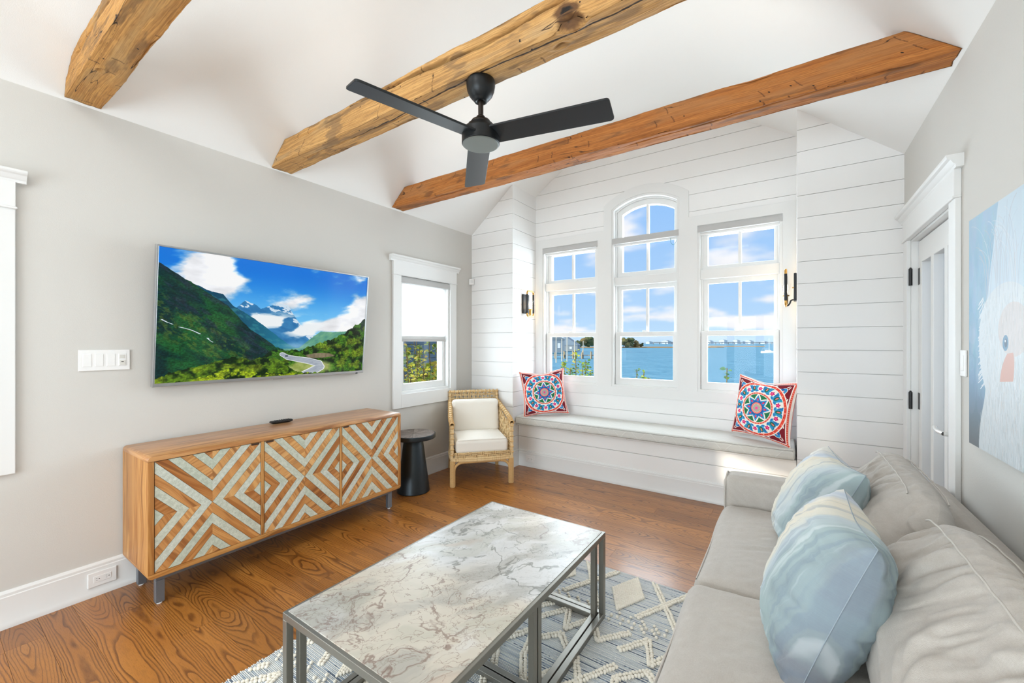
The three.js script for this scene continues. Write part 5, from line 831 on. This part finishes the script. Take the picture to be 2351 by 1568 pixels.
  backC.forEach(([a, b], k) => {
    const d = b - a, h = 0.40, w = 0.25, lean = 0.2, cx = 0.318, cy = 0.452 + h / 2;
    const form = (v) => {
      const uz = clamp(Math.abs(2 * v.z / d)), vy = v.y / (h / 2), e = (1 - uz ** 3.2), t = sst(-0.1, 1.0, vy);
      v.x *= 1 - 0.5 * t; v.x += (v.x < 0 ? -0.034 : 0.01) * e * Math.max(0, 1 - vy * vy);
      v.y += 0.03 * sst(0.2, 1, vy) * e - 0.05 * sst(0.55, 1, uz) ** 2 * sst(0.0, 1, vy); v.x *= 1 - 0.3 * sst(0.8, 1, uz) * (1 - sst(0.6, 1, vy));
    };
    const g = soft(w, h, d, 0.085, [26, 60, 150], (v) => {
      const x0 = v.x, y0 = v.y, z0_ = v.z; form(v);
      const vy = y0 / (h / 2), uz = clamp(Math.abs(2 * z0_ / d)), up = sst(0.72, 0.98, vy);
      const gth = Math.abs(fbm(z0_ * 34 + k * 11, x0 * 5 + 2, 2) - 0.5) * 2; v.y -= up * 0.012 * (1 - gth) * (0.35 + 0.65 * vn(z0_ * 6 + k * 3, 2)); v.y += up * 0.004;
      const wx = 1 - sst(-0.05, 0.06, x0); { const q = wx * sst(-0.7, 0.85, vy) * (1 - up * 0.5), s1 = z0_ * 7 - (1 - vy) * 1.3 + 0.8 * Math.sin(vy * 3 + k), f1 = 1 - Math.abs(fbm(s1 + k * 5, vy * 1.1 + z0_ * 1.5 + k * 3, 3) * 2 - 1), s2 = z0_ * 17 + (1 - vy) * 2.2, f2 = 1 - Math.abs(fbm(s2 + k * 9, vy * 1.6 + 4, 3) * 2 - 1); v.x += 0.036 * sst(0.5, 1, f1) * q * (0.4 + 0.6 * vn(z0_ * 3 + k * 7, 5)) + 0.014 * wx * sst(0.6, 1, f2) * sst(0.1, 0.9, vy); }
      const pl = sst(0.8, 1, uz) * sst(0.1, 0.9, vy); v.x += 0.012 * pl * Math.sin(y0 * 60 + k * 2); v.z -= Math.sign(z0_) * 0.008 * pl * Math.sin(y0 * 46 + x0 * 30);
    });
    g.rotateZ(-lean); const c = part(s, 'back_cushion', place(g, cx, cy, (a + b) / 2), fab);
    for (const sx of [-1, 1]) { const pts = []; for (let i = 0; i <= 70; i++) { const u = i / 70 * 2 - 1, v = V(sx * (w / 2 - 0.03), h / 2 - 0.006, u * (d / 2 - 0.11)); form(v); v.y += 0.001 * Math.sin(i * 0.7) - 0.003; pts.push(V(v.x * Math.cos(lean) + v.y * Math.sin(lean), -v.x * Math.sin(lean) + v.y * Math.cos(lean), v.z).add(V(cx, cy, (a + b) / 2))); } part(c, 'piping', tube(pts, 0.0026, 150, 6), seam); }
  });
}
// two watercolour pillows
function water(s) { // watercolour washes running across the pillow
  return dataTex(512, 512, (i, j) => { const u = i / 512, v = j / 512, w = fbm(u * 2 + s, v * 2 + s, 4) - 0.5, y = u + w * 0.16 - v * 0.22 + 0.1, st = fbm(y * 22 + s, v * 1.6, 4), b = fbm(u * 3 + s, v * 3 + 8, 4);
    const st3 = [[0.92, 0.90, 0.86], [0.80, 0.83, 0.87], [0.93, 0.89, 0.81], [0.90, 0.88, 0.82], [0.78, 0.82, 0.83], [0.66, 0.73, 0.73], [0.60, 0.66, 0.67], [0.54, 0.56, 0.59], [0.57, 0.59, 0.62], [0.60, 0.62, 0.65]];
    const t = clamp(y * 0.74 + (b - 0.5) * 0.3) * 8.99, k = Math.floor(t); let c = mix3(st3[k], st3[Math.min(9, k + 1)], sm(t - k)); c = mix3(c, [0.46, 0.52, 0.60], sst(0.55, 0.74, st) * 0.3); c = mix3(c, [0.94, 0.95, 0.95], sst(0.56, 0.74, 1 - st) * 0.4); const thread = vn(i / 1.2, j / 14) * 0.5 + vn(i / 14, j / 1.2) * 0.5; return mix3(c, [0.70, 0.76, 0.80], thread * 0.15); }, { wrap: THREE.ClampToEdgeWrapping });
}
const folds = (s) => (u, v) => 0.02 * (fbm(u * 1.6 + s, v * 1.6, 3) - 0.5) + 0.03 * (0.5 - Math.abs(fbm(u * 2.2 + v * 1.4 + s, v * 5 - u * 2, 3) - 0.5) * 2) * sst(0.1, 0.9, Math.max(Math.abs(u), Math.abs(v)));
pillow('watercolor_pillow', 'blue watercolour pillow leaning at the window end of the sofa', 0.45, 0.12, water(2), 'watercolour pillows on the sofa', (t) => { t.rotation.set(-0.43, -1.39, 0.0, 'YXZ'); t.position.set(0.085, 0.672, -2.12); }, folds(2), 0.05);
pillow('watercolor_pillow', 'blue watercolour pillow in front, nearest the bottom of the picture', 0.45, 0.125, water(7), 'watercolour pillows on the sofa', (t) => { t.rotation.set(-0.36, -1.52, 0.0, 'YXZ'); t.position.set(0.07, 0.672, -1.45); }, folds(8), 0.05);

// ------------------------------------------------------------------ bird painting on the right wall
{
  const tex = canvasTex(1024, 1024, (g, S) => {
    seedState = 808; const gr = g.createLinearGradient(0, 0, 0, S); gr.addColorStop(0, '#a9cfe4'); gr.addColorStop(0.35, '#7fb4d2'); gr.addColorStop(0.7, '#5f97b8'); gr.addColorStop(0.9, '#6d7f8a'); gr.addColorStop(1, '#6f7478'); g.fillStyle = gr; g.fillRect(0, 0, S, S);
    for (let i = 0; i < 500; i++) { g.fillStyle = `rgba(${140 + rnd() * 80 | 0},${185 + rnd() * 50 | 0},${215 + rnd() * 35 | 0},0.10)`; g.beginPath(); g.ellipse(rnd() * S, rnd() * S * 0.8, 10 + rnd() * 40, 30 + rnd() * 90, rnd() * 0.6 - 0.3, 0, 7); g.fill(); }
    g.fillStyle = 'rgba(228,240,248,0.9)'; g.beginPath(); g.moveTo(S * 0.32, 0); g.lineTo(S * 0.78, 0); g.lineTo(S * 0.66, S * 0.4); g.lineTo(S * 0.17, S * 0.5); g.fill();
    // body
    g.fillStyle = '#eef1f1'; g.beginPath(); g.moveTo(S * 0.12, S); g.bezierCurveTo(S * 0.12, S * 0.86, S * 0.18, S * 0.82, S * 0.19, S * 0.74); g.bezierCurveTo(S * 0.10, S * 0.62, S * 0.10, S * 0.48, S * 0.17, S * 0.40); g.bezierCurveTo(S * 0.30, S * 0.28, S * 0.56, S * 0.30, S * 0.62, S * 0.45); g.bezierCurveTo(S * 0.64, S * 0.6, S * 0.56, S * 0.66, S * 0.57, S * 0.74); g.bezierCurveTo(S * 0.64, S * 0.82, S * 0.66, S * 0.9, S * 0.66, S); g.fill();
    g.lineCap = 'round';
    g.globalAlpha = 0.55; for (let i = 0; i < 60; i++) { const x = S * (0.2 + 0.3 * rnd()), y = S * (0.30 + 0.1 * rnd()), l = S * (0.12 + 0.2 * rnd()), k = rnd() - 0.65; g.strokeStyle = ['#dfe3ea', '#c9cfdb', '#f3f3f6', '#d6cfd4'][i % 4]; g.lineWidth = 2 + rnd() * 4; g.beginPath(); g.moveTo(x, y); g.quadraticCurveTo(x + k * l * 0.2, y - l * 0.9, x + k * l * 1.2, y - l); g.stroke(); } g.globalAlpha = 1;
    for (let i = 0; i < 1500; i++) { const a = rnd(), y = S * (0.36 + 0.64 * a), hw = S * (0.21 + 0.05 * Math.sin(a * 9)), x = S * 0.37 + (rnd() * 2 - 1) * hw; g.strokeStyle = ['rgba(255,255,255,0.7)', 'rgba(222,228,230,0.6)', 'rgba(190,195,196,0.35)', 'rgba(238,224,216,0.4)'][i % 4]; g.lineWidth = 2 + rnd() * 3; g.beginPath(); g.moveTo(x, y); g.lineTo(x + (rnd() - 0.5) * 16, y + 14 + rnd() * 30); g.stroke(); }
    for (let i = 0; i < 60; i++) { const y = S * (0.36 + 0.36 * rnd()), x = S * (0.13 + 0.04 * rnd()); g.strokeStyle = '#f1f4f5'; g.lineWidth = 5; g.beginPath(); g.moveTo(x + 26, y); g.lineTo(x - 10 - rnd() * 18, y + 18 + rnd() * 16); g.stroke(); }
    g.fillStyle = 'rgba(240,200,184,0.35)'; g.beginPath(); g.ellipse(S * 0.45, S * 0.50, S * 0.13, S * 0.10, 0, 0, 7); g.fill();
    g.fillStyle = '#f1b49d'; g.beginPath(); g.moveTo(S * 0.40, S * 0.59); g.quadraticCurveTo(S * 0.34, S * 0.64, S * 0.335, S * 0.70); g.lineTo(S * 0.45, S * 0.69); g.quadraticCurveTo(S * 0.47, S * 0.62, S * 0.45, S * 0.585); g.fill();
    g.fillStyle = '#5d93b4'; g.beginPath(); g.ellipse(S * 0.385, S * 0.55, S * 0.026, S * 0.03, 0.2, 0, 7); g.fill(); g.fillStyle = '#2c5a7a'; g.beginPath(); g.ellipse(S * 0.388, S * 0.55, S * 0.013, S * 0.017, 0, 0, 7); g.fill(); g.fillStyle = '#fff'; g.beginPath(); g.arc(S * 0.383, S * 0.543, S * 0.005, 0, 7); g.fill();
  });
  const w = 0.875, h = 0.88, t = thing('bird_painting', 'large unframed painting of a white crested bird on blue, right wall', 'painting', [XR - 0.001, 0.952, -1.94], -Math.PI / 2);
  part(t, 'canvas', bx(-w / 2, w / 2, 0, h, 0.002, 0.028), mat('#e9e7e2', 0.8));
  const g = new THREE.PlaneGeometry(w, h); g.translate(0, h / 2, 0.0285); part(t, 'painted_face', g, mat('#d3d7da', 0.5, { map: tex }));
}
// ------------------------------------------------------------------ unseen lamps placed to brighten the room: ceiling panels behind the camera, uplights on beams
for (const [z, label] of [[0.75, 'square flush ceiling light unseen behind the camera, brightening the room, nearer the beams'], [1.95, 'square flush ceiling light unseen behind the camera, brightening the room, nearer the rear wall']]) {
  const t = thing('unseen_ceiling_light', label, 'ceiling light', [-1.235, FLAT - 0.001, z], 0, 'unseen flush ceiling lights');
  part(t, 'frame', rbx(-0.5, 0.5, -0.05, -0.002, -0.5, 0.5, 0.01), M.trim);
  part(t, 'diffuser', bx(-0.46, 0.46, -0.056, -0.05, -0.46, 0.46), new THREE.MeshPhysicalMaterial({ color: '#ffffff', roughness: 0.6, emissive: new THREE.Color(0.94, 0.98, 1.0), emissiveIntensity: 1.0 }));
  const l = new THREE.RectAreaLight(new THREE.Color(0.94, 0.98, 1.0), LAMP.panel, 0.92, 0.92); l.name = 'unseen_ceiling_light_glow'; l.position.set(0, -0.06, 0); l.rotation.set(-Math.PI / 2, 0, 0); t.add(l);
}
for (const [x, z, label] of [[-1.95, -1.54, 'unseen slim uplight strip brightening the ceiling, on top of the middle beam on the television side'], [-0.45, -1.54, 'unseen slim uplight strip brightening the ceiling, on top of the middle beam on the sofa side'], [-1.95, -0.52, 'unseen slim uplight strip brightening the ceiling, on top of the near beam on the television side'], [-0.45, -0.52, 'unseen slim uplight strip brightening the ceiling, on top of the near beam on the sofa side'], [-1.95, -2.6, 'unseen slim uplight strip brightening the ceiling, on top of the far beam on the television side'], [-0.45, -2.6, 'unseen slim uplight strip brightening the ceiling, on top of the far beam on the sofa side']]) {  // out of view on the beam tops, placed for the ceiling glow
  const t = thing('unseen_beam_uplight', label, 'lamp', [x, 2.762, z], 0, 'unseen uplights on the beams');
  part(t, 'channel', rbx(-0.36, 0.36, -0.008, 0.008, -0.02, 0.02, 0.002), mat('#b8b5ae', 0.4, { metalness: 0.7 }));
  part(t, 'lens', bx(-0.35, 0.35, 0.008, 0.010, -0.016, 0.016), new THREE.MeshPhysicalMaterial({ color: '#ffffff', roughness: 0.5, emissive: new THREE.Color(1, 0.91, 0.80), emissiveIntensity: 1.5 }));
  const l = new THREE.RectAreaLight(new THREE.Color(1, 0.92, 0.83), LAMP.up, 0.7, 0.03); l.name = 'unseen_uplight_glow'; l.position.set(0, 0.012, 0); l.rotation.set(Math.PI / 2, 0, 0); t.add(l);
}

// ------------------------------------------------------------------ outdoors
const SEA = -2.6;
{
  const seaColor = dataTex(1024, 1024, (i, j) => { const a = fbm(i / 30, j / 9, 5), b = fbm(i / 170, j / 60, 3); let c = mix3([0.27, 0.60, 0.74], [0.52, 0.80, 0.90], clamp(a * 1.5 - 0.25)); return mix3(c, [0.60, 0.83, 0.92], sst(0.55, 0.75, b) * 0.4); }); seaColor.repeat.set(1 / 34, 1 / 34);
  const seaBump = dataTex(512, 512, (i, j) => fbm(i / 16, j / 6, 5), { srgb: false }); seaBump.repeat.set(1 / 12, 1 / 12);
  const g = new THREE.PlaneGeometry(2400, 1400); g.rotateX(-Math.PI / 2); g.translate(-100, SEA, -712);
  const sea = struct('sea', 'blue rippled bay beyond the windows'); sea.userData = { kind: 'stuff', label: 'blue rippled bay beyond the windows', category: 'water' }; part(sea, 'water_surface', metreUV(g), mat('#ffffff', 0.5, { map: seaColor, bumpMap: seaBump, bumpScale: 0.25 }));
  const lawn = struct('ground'); const lg = new THREE.BoxGeometry(60, 0.4, 40); lg.translate(-8, -0.9, 8); part(lawn, 'lawn', lg, mat('#6f7a45', 0.95));
  // marsh and far shore
  const land = (name, label, pts, y, col) => { const s = shapeOf(pts); const gg = new THREE.ExtrudeGeometry(s, { depth: 0.5, bevelEnabled: false }); gg.rotateX(-Math.PI / 2); gg.translate(0, y, 0); const t = thing(name, label, 'marsh'); part(t, 'bank', gg, mat(col, 0.95)); return t; };
  land('marsh_bank', 'low tawny marsh bank across the bay behind the arched window', [[-150, 262], [-118, 282], [-70, 312], [-45, 330], [-42, 345], [-90, 345], [-160, 300]], SEA + 0.05, '#c79a5c');
  land('marsh_bank', 'thin distant tawny sandbar behind the right window', [[-62, 420], [-36, 430], [-20, 436], [-24, 446], [-70, 446]], SEA + 0.05, '#c4a070');
  // tree clumps on the shore: crowns of leaf masses
  const blob = new THREE.IcosahedronGeometry(1, 2); { const p = blob.attributes.position; for (let i = 0; i < p.count; i++) { const v = V(p.getX(i), p.getY(i), p.getZ(i)); const d = 0.8 + 0.45 * fbm(v.x * 2 + v.z, v.y * 2 + v.z * 1.7, 3); p.setXYZ(i, v.x * d, v.y * d, v.z * d); } blob.computeVertexNormals(); }
  const bark = mat('#5b4a38', 0.9);
  function shoreTree(label, x, z, h, w, col) { const t = thing('shore_tree', label, 'tree', [x, SEA + 0.56, z], rr(0, 6), 'trees on the far shore'); part(t, 'trunk', cyl(0, 0, 0, h * 0.5, 0.2, 0.12, 8), bark); const gs = []; for (let k = 0; k < 12; k++) { const b = blob.clone(), s = h * rr(0.15, 0.24); b.scale(s * w, s, s * w); b.rotateY(rr(0, 6)); b.translate(rr(-0.3, 0.3) * h * w, h * rr(0.12, 0.84), rr(-0.3, 0.3) * h * w); gs.push(b); } part(t, 'crown', merge(gs), mat(col, 0.95)); }
  seedState = 901; const cols = ['#6b6a3c', '#556038', '#7d6f42', '#4d5a3a', '#877546'];
  const P = (bearing, range) => [Math.sin(bearing * Math.PI / 180) * range, -Math.cos(bearing * Math.PI / 180) * range];   // place by compass bearing from the room and distance in metres
  [[-19.02, 306.7, 7.6, 'tallest olive tree on the marsh point in the arched window'], [-18.18, 312.1, 6.6, 'dark green tree right of the tallest on the marsh point'], [-17.4, 316.5, 5.2, 'bronze tree nearing the tip of the marsh point'], [-16.79, 320.7, 3.4, 'lowest green tree at the tip of the marsh point'], [-19.87, 303.4, 6.6, 'tan tree at the left edge of the arched window'], [-22.75, 291.8, 6.8, 'rightmost olive tree in the left window'], [-23.57, 286.9, 7.6, 'tallest dark tree in the left window'], [-24.39, 282.1, 6.2, 'bronze tree left of the tallest in the left window'], [-25.1, 277.5, 4.6, 'short green tree beside the boathouse in the left window']].forEach(([u, d, h, label], i) => { const [x, z] = P(u, d); shoreTree(label, x, z, h, 1.15, cols[i % 5]); });
  // bridge
  { const t = thing('bridge', 'long low bridge on the horizon across the bay', 'bridge'); const [x0, z0] = P(-15.26, 803.6), [x1, z1] = P(-0.12, 917.7), L = Math.hypot(x1 - x0, z1 - z0), a = Math.atan2(-(z1 - z0), x1 - x0); const deck = new THREE.BoxGeometry(L, 0.9, 6); deck.rotateY(a); deck.translate((x0 + x1) / 2, 1.2, (z0 + z1) / 2); part(t, 'deck', deck, mat('#74828d', 0.9)); for (let k = 0; k <= 22; k++) { const u = k / 22; part(t, 'pier', cyl(mix(x0, x1, u), mix(z0, z1, u), SEA, 0.8, 0.7, 0.7, 8), mat('#8a939a', 0.9)); } }
  // distant buildings
  seedState = 66; for (let k = 0; k < 9; k++) { const [x, z] = P(-15.47 + k * 1.625 + rr(-0.4, 0.4), 1034.8 + k * 14.7), h = rr(2.5, 6.5), w = rr(10, 24); const t = thing('distant_building', 'pale building on the far horizon, ' + ['first', 'second', 'third', 'fourth', 'fifth', 'sixth', 'seventh', 'eighth', 'ninth'][k] + ' from the left above the bridge', 'building', [x, 0, z], -0.6); part(t, 'block', bx(-w / 2, w / 2, SEA, h, -5, 5), mat('#b9c6cf', 0.9)); part(t, 'roof_block', bx(-w / 5, w / 4, h, h + 1.2, -4, 4), mat('#aab8c2', 0.9)); }
  // sailboat
  { const [x, z] = P(-2.3, 176.7), t = thing('sailboat', 'white moored sailboat with bare mast on the bay, right window', 'boat', [x, SEA, z], 0.5); const hull = soft(5.2, 0.9, 1.5, 0.3, [20, 6, 10], (v) => { const e = Math.abs(v.x) / 2.6; v.z *= 1 - 0.85 * e ** 3; }); hull.translate(0, 0.35, 0); part(t, 'hull', hull, mat('#f4f5f5', 0.5)); part(t, 'cabin', rbx(-1, 0.9, 0.75, 1.15, -0.4, 0.4, 0.1), mat('#e9ecef', 0.5)); part(t, 'mast', cyl(0.3, 0, 0.8, 5.6, 0.07, 0.05, 8), mat('#eceff1', 0.5)); part(t, 'boom', tube([[0.3, 1.5, 0], [-2.2, 1.55, 0]], 0.05, 4, 6), mat('#eceff1', 0.5)); part(t, 'rigging', merge([tube([[0.3, 5.5, 0], [2.5, 0.8, 0]], 0.02, 2, 4), tube([[0.3, 5.5, 0], [-2.4, 0.8, 0]], 0.02, 2, 4)]), mat('#cfd6da', 0.5)); }
  // waterfront on the left: house, shed, docks, pilings
  const gab = (label, u, d, w, h, dep, rot, wall, roof) => { const [x, z] = P(u, d), t = thing('waterfront_house', label, 'house', [x, SEA + 0.4, z], rot); part(t, 'wall', bx(-w / 2, w / 2, 0, h, -dep / 2, dep / 2), mat(wall, 0.9)); const r = ext([[-w / 2 - 0.3, h], [w / 2 + 0.3, h], [0, h + w * 0.36]], [], -dep / 2 - 0.3, dep / 2 + 0.3); part(t, 'roof', r, mat(roof, 0.9)); for (const q of [-1, 1]) part(t, 'window', bx(q * w * 0.22 - 0.5, q * w * 0.22 + 0.5, h * 0.35, h * 0.75, dep / 2, dep / 2 + 0.06), mat('#dfe8ee', 0.3)); };
  gab('tall blue grey waterfront house at the far left of the left window', -28.3, 150, 7, 4.4, 7, 0.5, '#8495a3', '#77868f'); gab('low grey roofed boathouse behind the docks in the left window', -26.6, 175, 10, 2.4, 8, 0.3, '#8f9ba3', '#8a9cab');
  { const [x, z] = P(-25.63, 101.1), t = thing('boat_dock', 'weathered wooden dock on pilings in the left window', 'dock', [x, SEA, z], 0.35); for (let k = 0; k < 16; k++) part(t, 'plank_section', bx(-9 + k * 1.12, -9 + k * 1.12 + 1.06, 0.75, 0.95, -1, 1), mat(['#8d8f92', '#7c8187', '#97968f'][k % 3], 0.9)); for (let k = 0; k < 9; k++) for (const q of [-1, 1]) part(t, 'piling', cyl(-8.8 + k * 2.15, q * 1.1, 0, 1.5 + 0.5 * hash(k, q + 2, 3), 0.16, 0.15, 8), mat('#b9a888', 0.9)); }
  seedState = 12; [[-28.08, 80.5, 5.2], [-27.3, 86.6, 4.6], [-26.58, 84.7, 5.0], [-25.57, 93.1, 4.4], [-24.39, 101.5, 4.2]].forEach(([u, d, h], k) => { const [x, z] = P(u, d), t = thing('mooring_pole', 'tall pale mooring pole over the docks, ' + ['first', 'second', 'third', 'fourth', 'fifth'][k] + ' from the left', 'pole', [x, SEA, z], 0, 'mooring poles'); part(t, 'shaft', cyl(0, 0, 0, h, 0.13, 0.09, 8), mat('#d8d3c4', 0.8)); part(t, 'cap', cyl(0, 0, h, h + 0.12, 0.13, 0.04, 8), mat('#eceae2', 0.7)); });
}
// garden shrubs close to the house
const leafGeo = (() => { const p = [], idx = [], uv = []; const n = 4; for (let i = 0; i <= n; i++) { const t = i / n, w = 0.34 * Math.sin(Math.PI * Math.pow(t, 0.8)) + 0.001, y = 0.14 * Math.sin(t * Math.PI); p.push(-w, y + 0.06 * w, t, 0, y - 0.05, t, w, y + 0.06 * w, t); uv.push(0, t, 0.5, t, 1, t); } for (let i = 0; i < n; i++) { const a = i * 3; idx.push(a, a + 1, a + 3, a + 1, a + 4, a + 3, a + 1, a + 2, a + 4, a + 2, a + 5, a + 4); } const g = new THREE.BufferGeometry(); g.setAttribute('position', new THREE.Float32BufferAttribute(p, 3)); g.setAttribute('uv', new THREE.Float32BufferAttribute(uv, 2)); g.setIndex(idx); g.computeVertexNormals(); return g; })();
const leafMat = new THREE.MeshPhysicalMaterial({ color: '#ffffff', roughness: 0.7, side: THREE.DoubleSide, transmission: 0.35, thickness: 0 });
function shrub(name, label, pos, stems, leaves, size, palette, spread, low = 0) { // stems: list of [dx, dz, height]
  const t = thing(name, label, 'shrub', pos); const st = [], M4 = new THREE.Matrix4(), list = [];
  stems.forEach(([dx, dz, h]) => { const c = new THREE.CatmullRomCurve3([V(dx * 0.3, 0, dz * 0.3), V(dx * 0.7, h * 0.5, dz * 0.7), V(dx + rr(-0.05, 0.05), h, dz + rr(-0.05, 0.05))]); st.push(new THREE.TubeGeometry(c, 12, 0.006, 5)); for (let k = 0; k < leaves; k++) { const u = low + (1 - low) * Math.pow(rnd(), 0.7), q = c.getPoint(u), s = size * rr(0.6, 1.2); const off = V(rr(-1, 1), rr(-0.5, 0.5), rr(-1, 1)).multiplyScalar(spread * (low ? 1.0 - 0.6 * (u - low) / (1 - low) : 1.1 - u * 0.75)); list.push([q.add(off), s]); } });
  part(t, 'stems', merge(st), mat('#6a5a3a', 0.9));
  const im = new THREE.InstancedMesh(leafGeo, leafMat, list.length), q = new THREE.Quaternion(), col = new THREE.Color();
  list.forEach(([p, s], i) => { q.setFromEuler(new THREE.Euler(rr(-1.2, 0.6), rr(0, 6.28), rr(-0.7, 0.7))); M4.compose(p, q, V(s, s, s)); im.setMatrixAt(i, M4); col.set(palette[Math.floor(rnd() * palette.length)]); im.setColorAt(i, col); });
  im.name = 'foliage'; im.userData.kind = 'stuff'; t.add(im); return t;
}
seedState = 2024;
const yg = ['#c9cf3a', '#a9b832', '#8aa233', '#6d8f35', '#e3d94a', '#577a34', '#94a84a', '#d8c24a'], gr2 = ['#4d7f3f', '#5d8f47', '#3f6d3a', '#6f9b52', '#86a83f'];
{ // big shrub outside the small left window
  for (const [x, z, h, n] of [[-4.05, -3.75, 1.95, 60], [-4.6, -4.4, 2.35, 60], [-5.3, -5.5, 2.5, 50]]) { const s = []; for (let k = 0; k < 24; k++) s.push([rr(-0.42, 0.42), rr(-0.5, 0.5), h * rr(0.55, 1)]); shrub('garden_shrub', 'sunlit yellow green shrub outside the small window, ' + (z > -4 ? 'closest to the glass' : z > -5 ? 'just behind the closest one' : 'farthest from the glass'), [x, -0.7, z], s, n, 0.085, yg, 0.15); }
  const w = thing('neighbor_house', 'blue grey sided neighbouring house behind the garden shrubs', 'house', [-9, -0.7, -9.5], 0.2); for (let k = 0; k < 26; k++) part(w, 'clapboard', bx(-0.1, 0.02 + 0.0, k * 0.2, k * 0.2 + 0.19, -5, 5), mat('#5f7891', 0.8)); part(w, 'corner_post', bx(-0.1, 0.06, 0, 5.2, 4.9, 5.1), mat('#dfe5ea', 0.6)); part(w, 'wall_core', bx(-6, -0.1, 0, 5.2, -5, 5), mat('#566d84', 0.9)); part(w, 'porch_post', cyl(1.2, 1.4, 0, 3.4, 0.07, 0.07, 10), mat('#eef1f2', 0.6));
}
{ const s = thing('added_sun_screen', 'boarded screen added out of view left of the small window to keep sun off it', 'screen', [-3.75, -0.7, -2.2]); for (let k = 0; k < 8; k++) part(s, 'screen_board', bx(-0.48 + k * 0.12, -0.48 + k * 0.12 + 0.115, 0, 3.1, -0.02, 0.02), mat('#b9bdc0', 0.8)); part(s, 'rail', bx(-0.48, 0.48, 0.4, 0.5, 0.02, 0.05), mat('#b9bdc0', 0.8)); part(s, 'rail', bx(-0.48, 0.48, 2.5, 2.6, 0.02, 0.05), mat('#b9bdc0', 0.8));  // boards added to stop sun entering the small window
  const w = thing('added_sun_wall', 'tall pale wall added out of view to block sun from the patio doors', 'wall', [0, 0, 0]); part(w, 'wall_face', bx(-4.9, 4, -0.7, 3.6, 5.4, 5.6), mat('#d9d6cf', 0.9)); part(w, 'coping', bx(-4.95, 4.05, 3.6, 3.7, 5.34, 5.66), mat('#c9c5bd', 0.9));  // wall added to stop sun entering the patio doors
  const q = thing('added_door_backdrop', 'white boarded backdrop added outside the glazed door to lighten its glass', 'wall', [2.2, 0, -3.2]); for (let k = 0; k < 18; k++) part(q, 'screen_board', bx(-0.02, 0.02, -0.6 + k * 0.162, -0.6 + k * 0.162 + 0.156, -6, 4), mat('#e4e7e8', 0.8)); part(q, 'backdrop_deck', bx(-1.4, 0.1, -0.3, -0.2, -6, 4), mat('#9a9690', 0.8)); }  // boarded backdrop added to give the door glass its pale tone
// plants rising above the bench window sills
shrub('garden_plant', 'leafy yellow green plant rising outside the left bench window', [-2.62, -0.72, -5.55], [[0.0, 0, 1.95], [0.1, 0.05, 1.72], [-0.2, 0, 1.78], [0.2, 0, 1.66], [0.3, 0.04, 1.6], [-0.05, 0.1, 1.7], [0.42, 0, 1.62], [0.15, -0.1, 1.8]], 70, 0.05, yg.concat(yg, gr2), 0.075, 0.66);
shrub('garden_plant', 'two thin leafy stems outside the arched window', [-1.62, -0.72, -5.3], [[-0.06, 0, 1.72], [0.03, 0.03, 1.7], [0.11, 0, 1.62]], 26, 0.042, yg.concat(gr2), 0.03, 0.8);
shrub('garden_plant', 'single dark green leafy stem outside the right bench window', [-0.62, -0.72, -5.2], [[0.0, 0, 1.78]], 16, 0.06, gr2, 0.03, 0.84);
shrub('garden_plant', 'low dark foliage at the left corner of the right bench window', [-0.95, -0.72, -5.3], [[-0.1, 0, 1.54], [0.0, 0, 1.52], [0.1, 0, 1.5], [0.18, 0.0, 1.49]], 22, 0.05, ['#4b4a63', '#5a5874', '#4d5d55', '#3f5a48'], 0.04, 0.85);

scene.traverse((o) => { if (o.isMesh) { o.castShadow = true; o.receiveShadow = true; } if (o.isLight && o.shadow) o.castShadow = true; });
renderer.render(scene, camera);
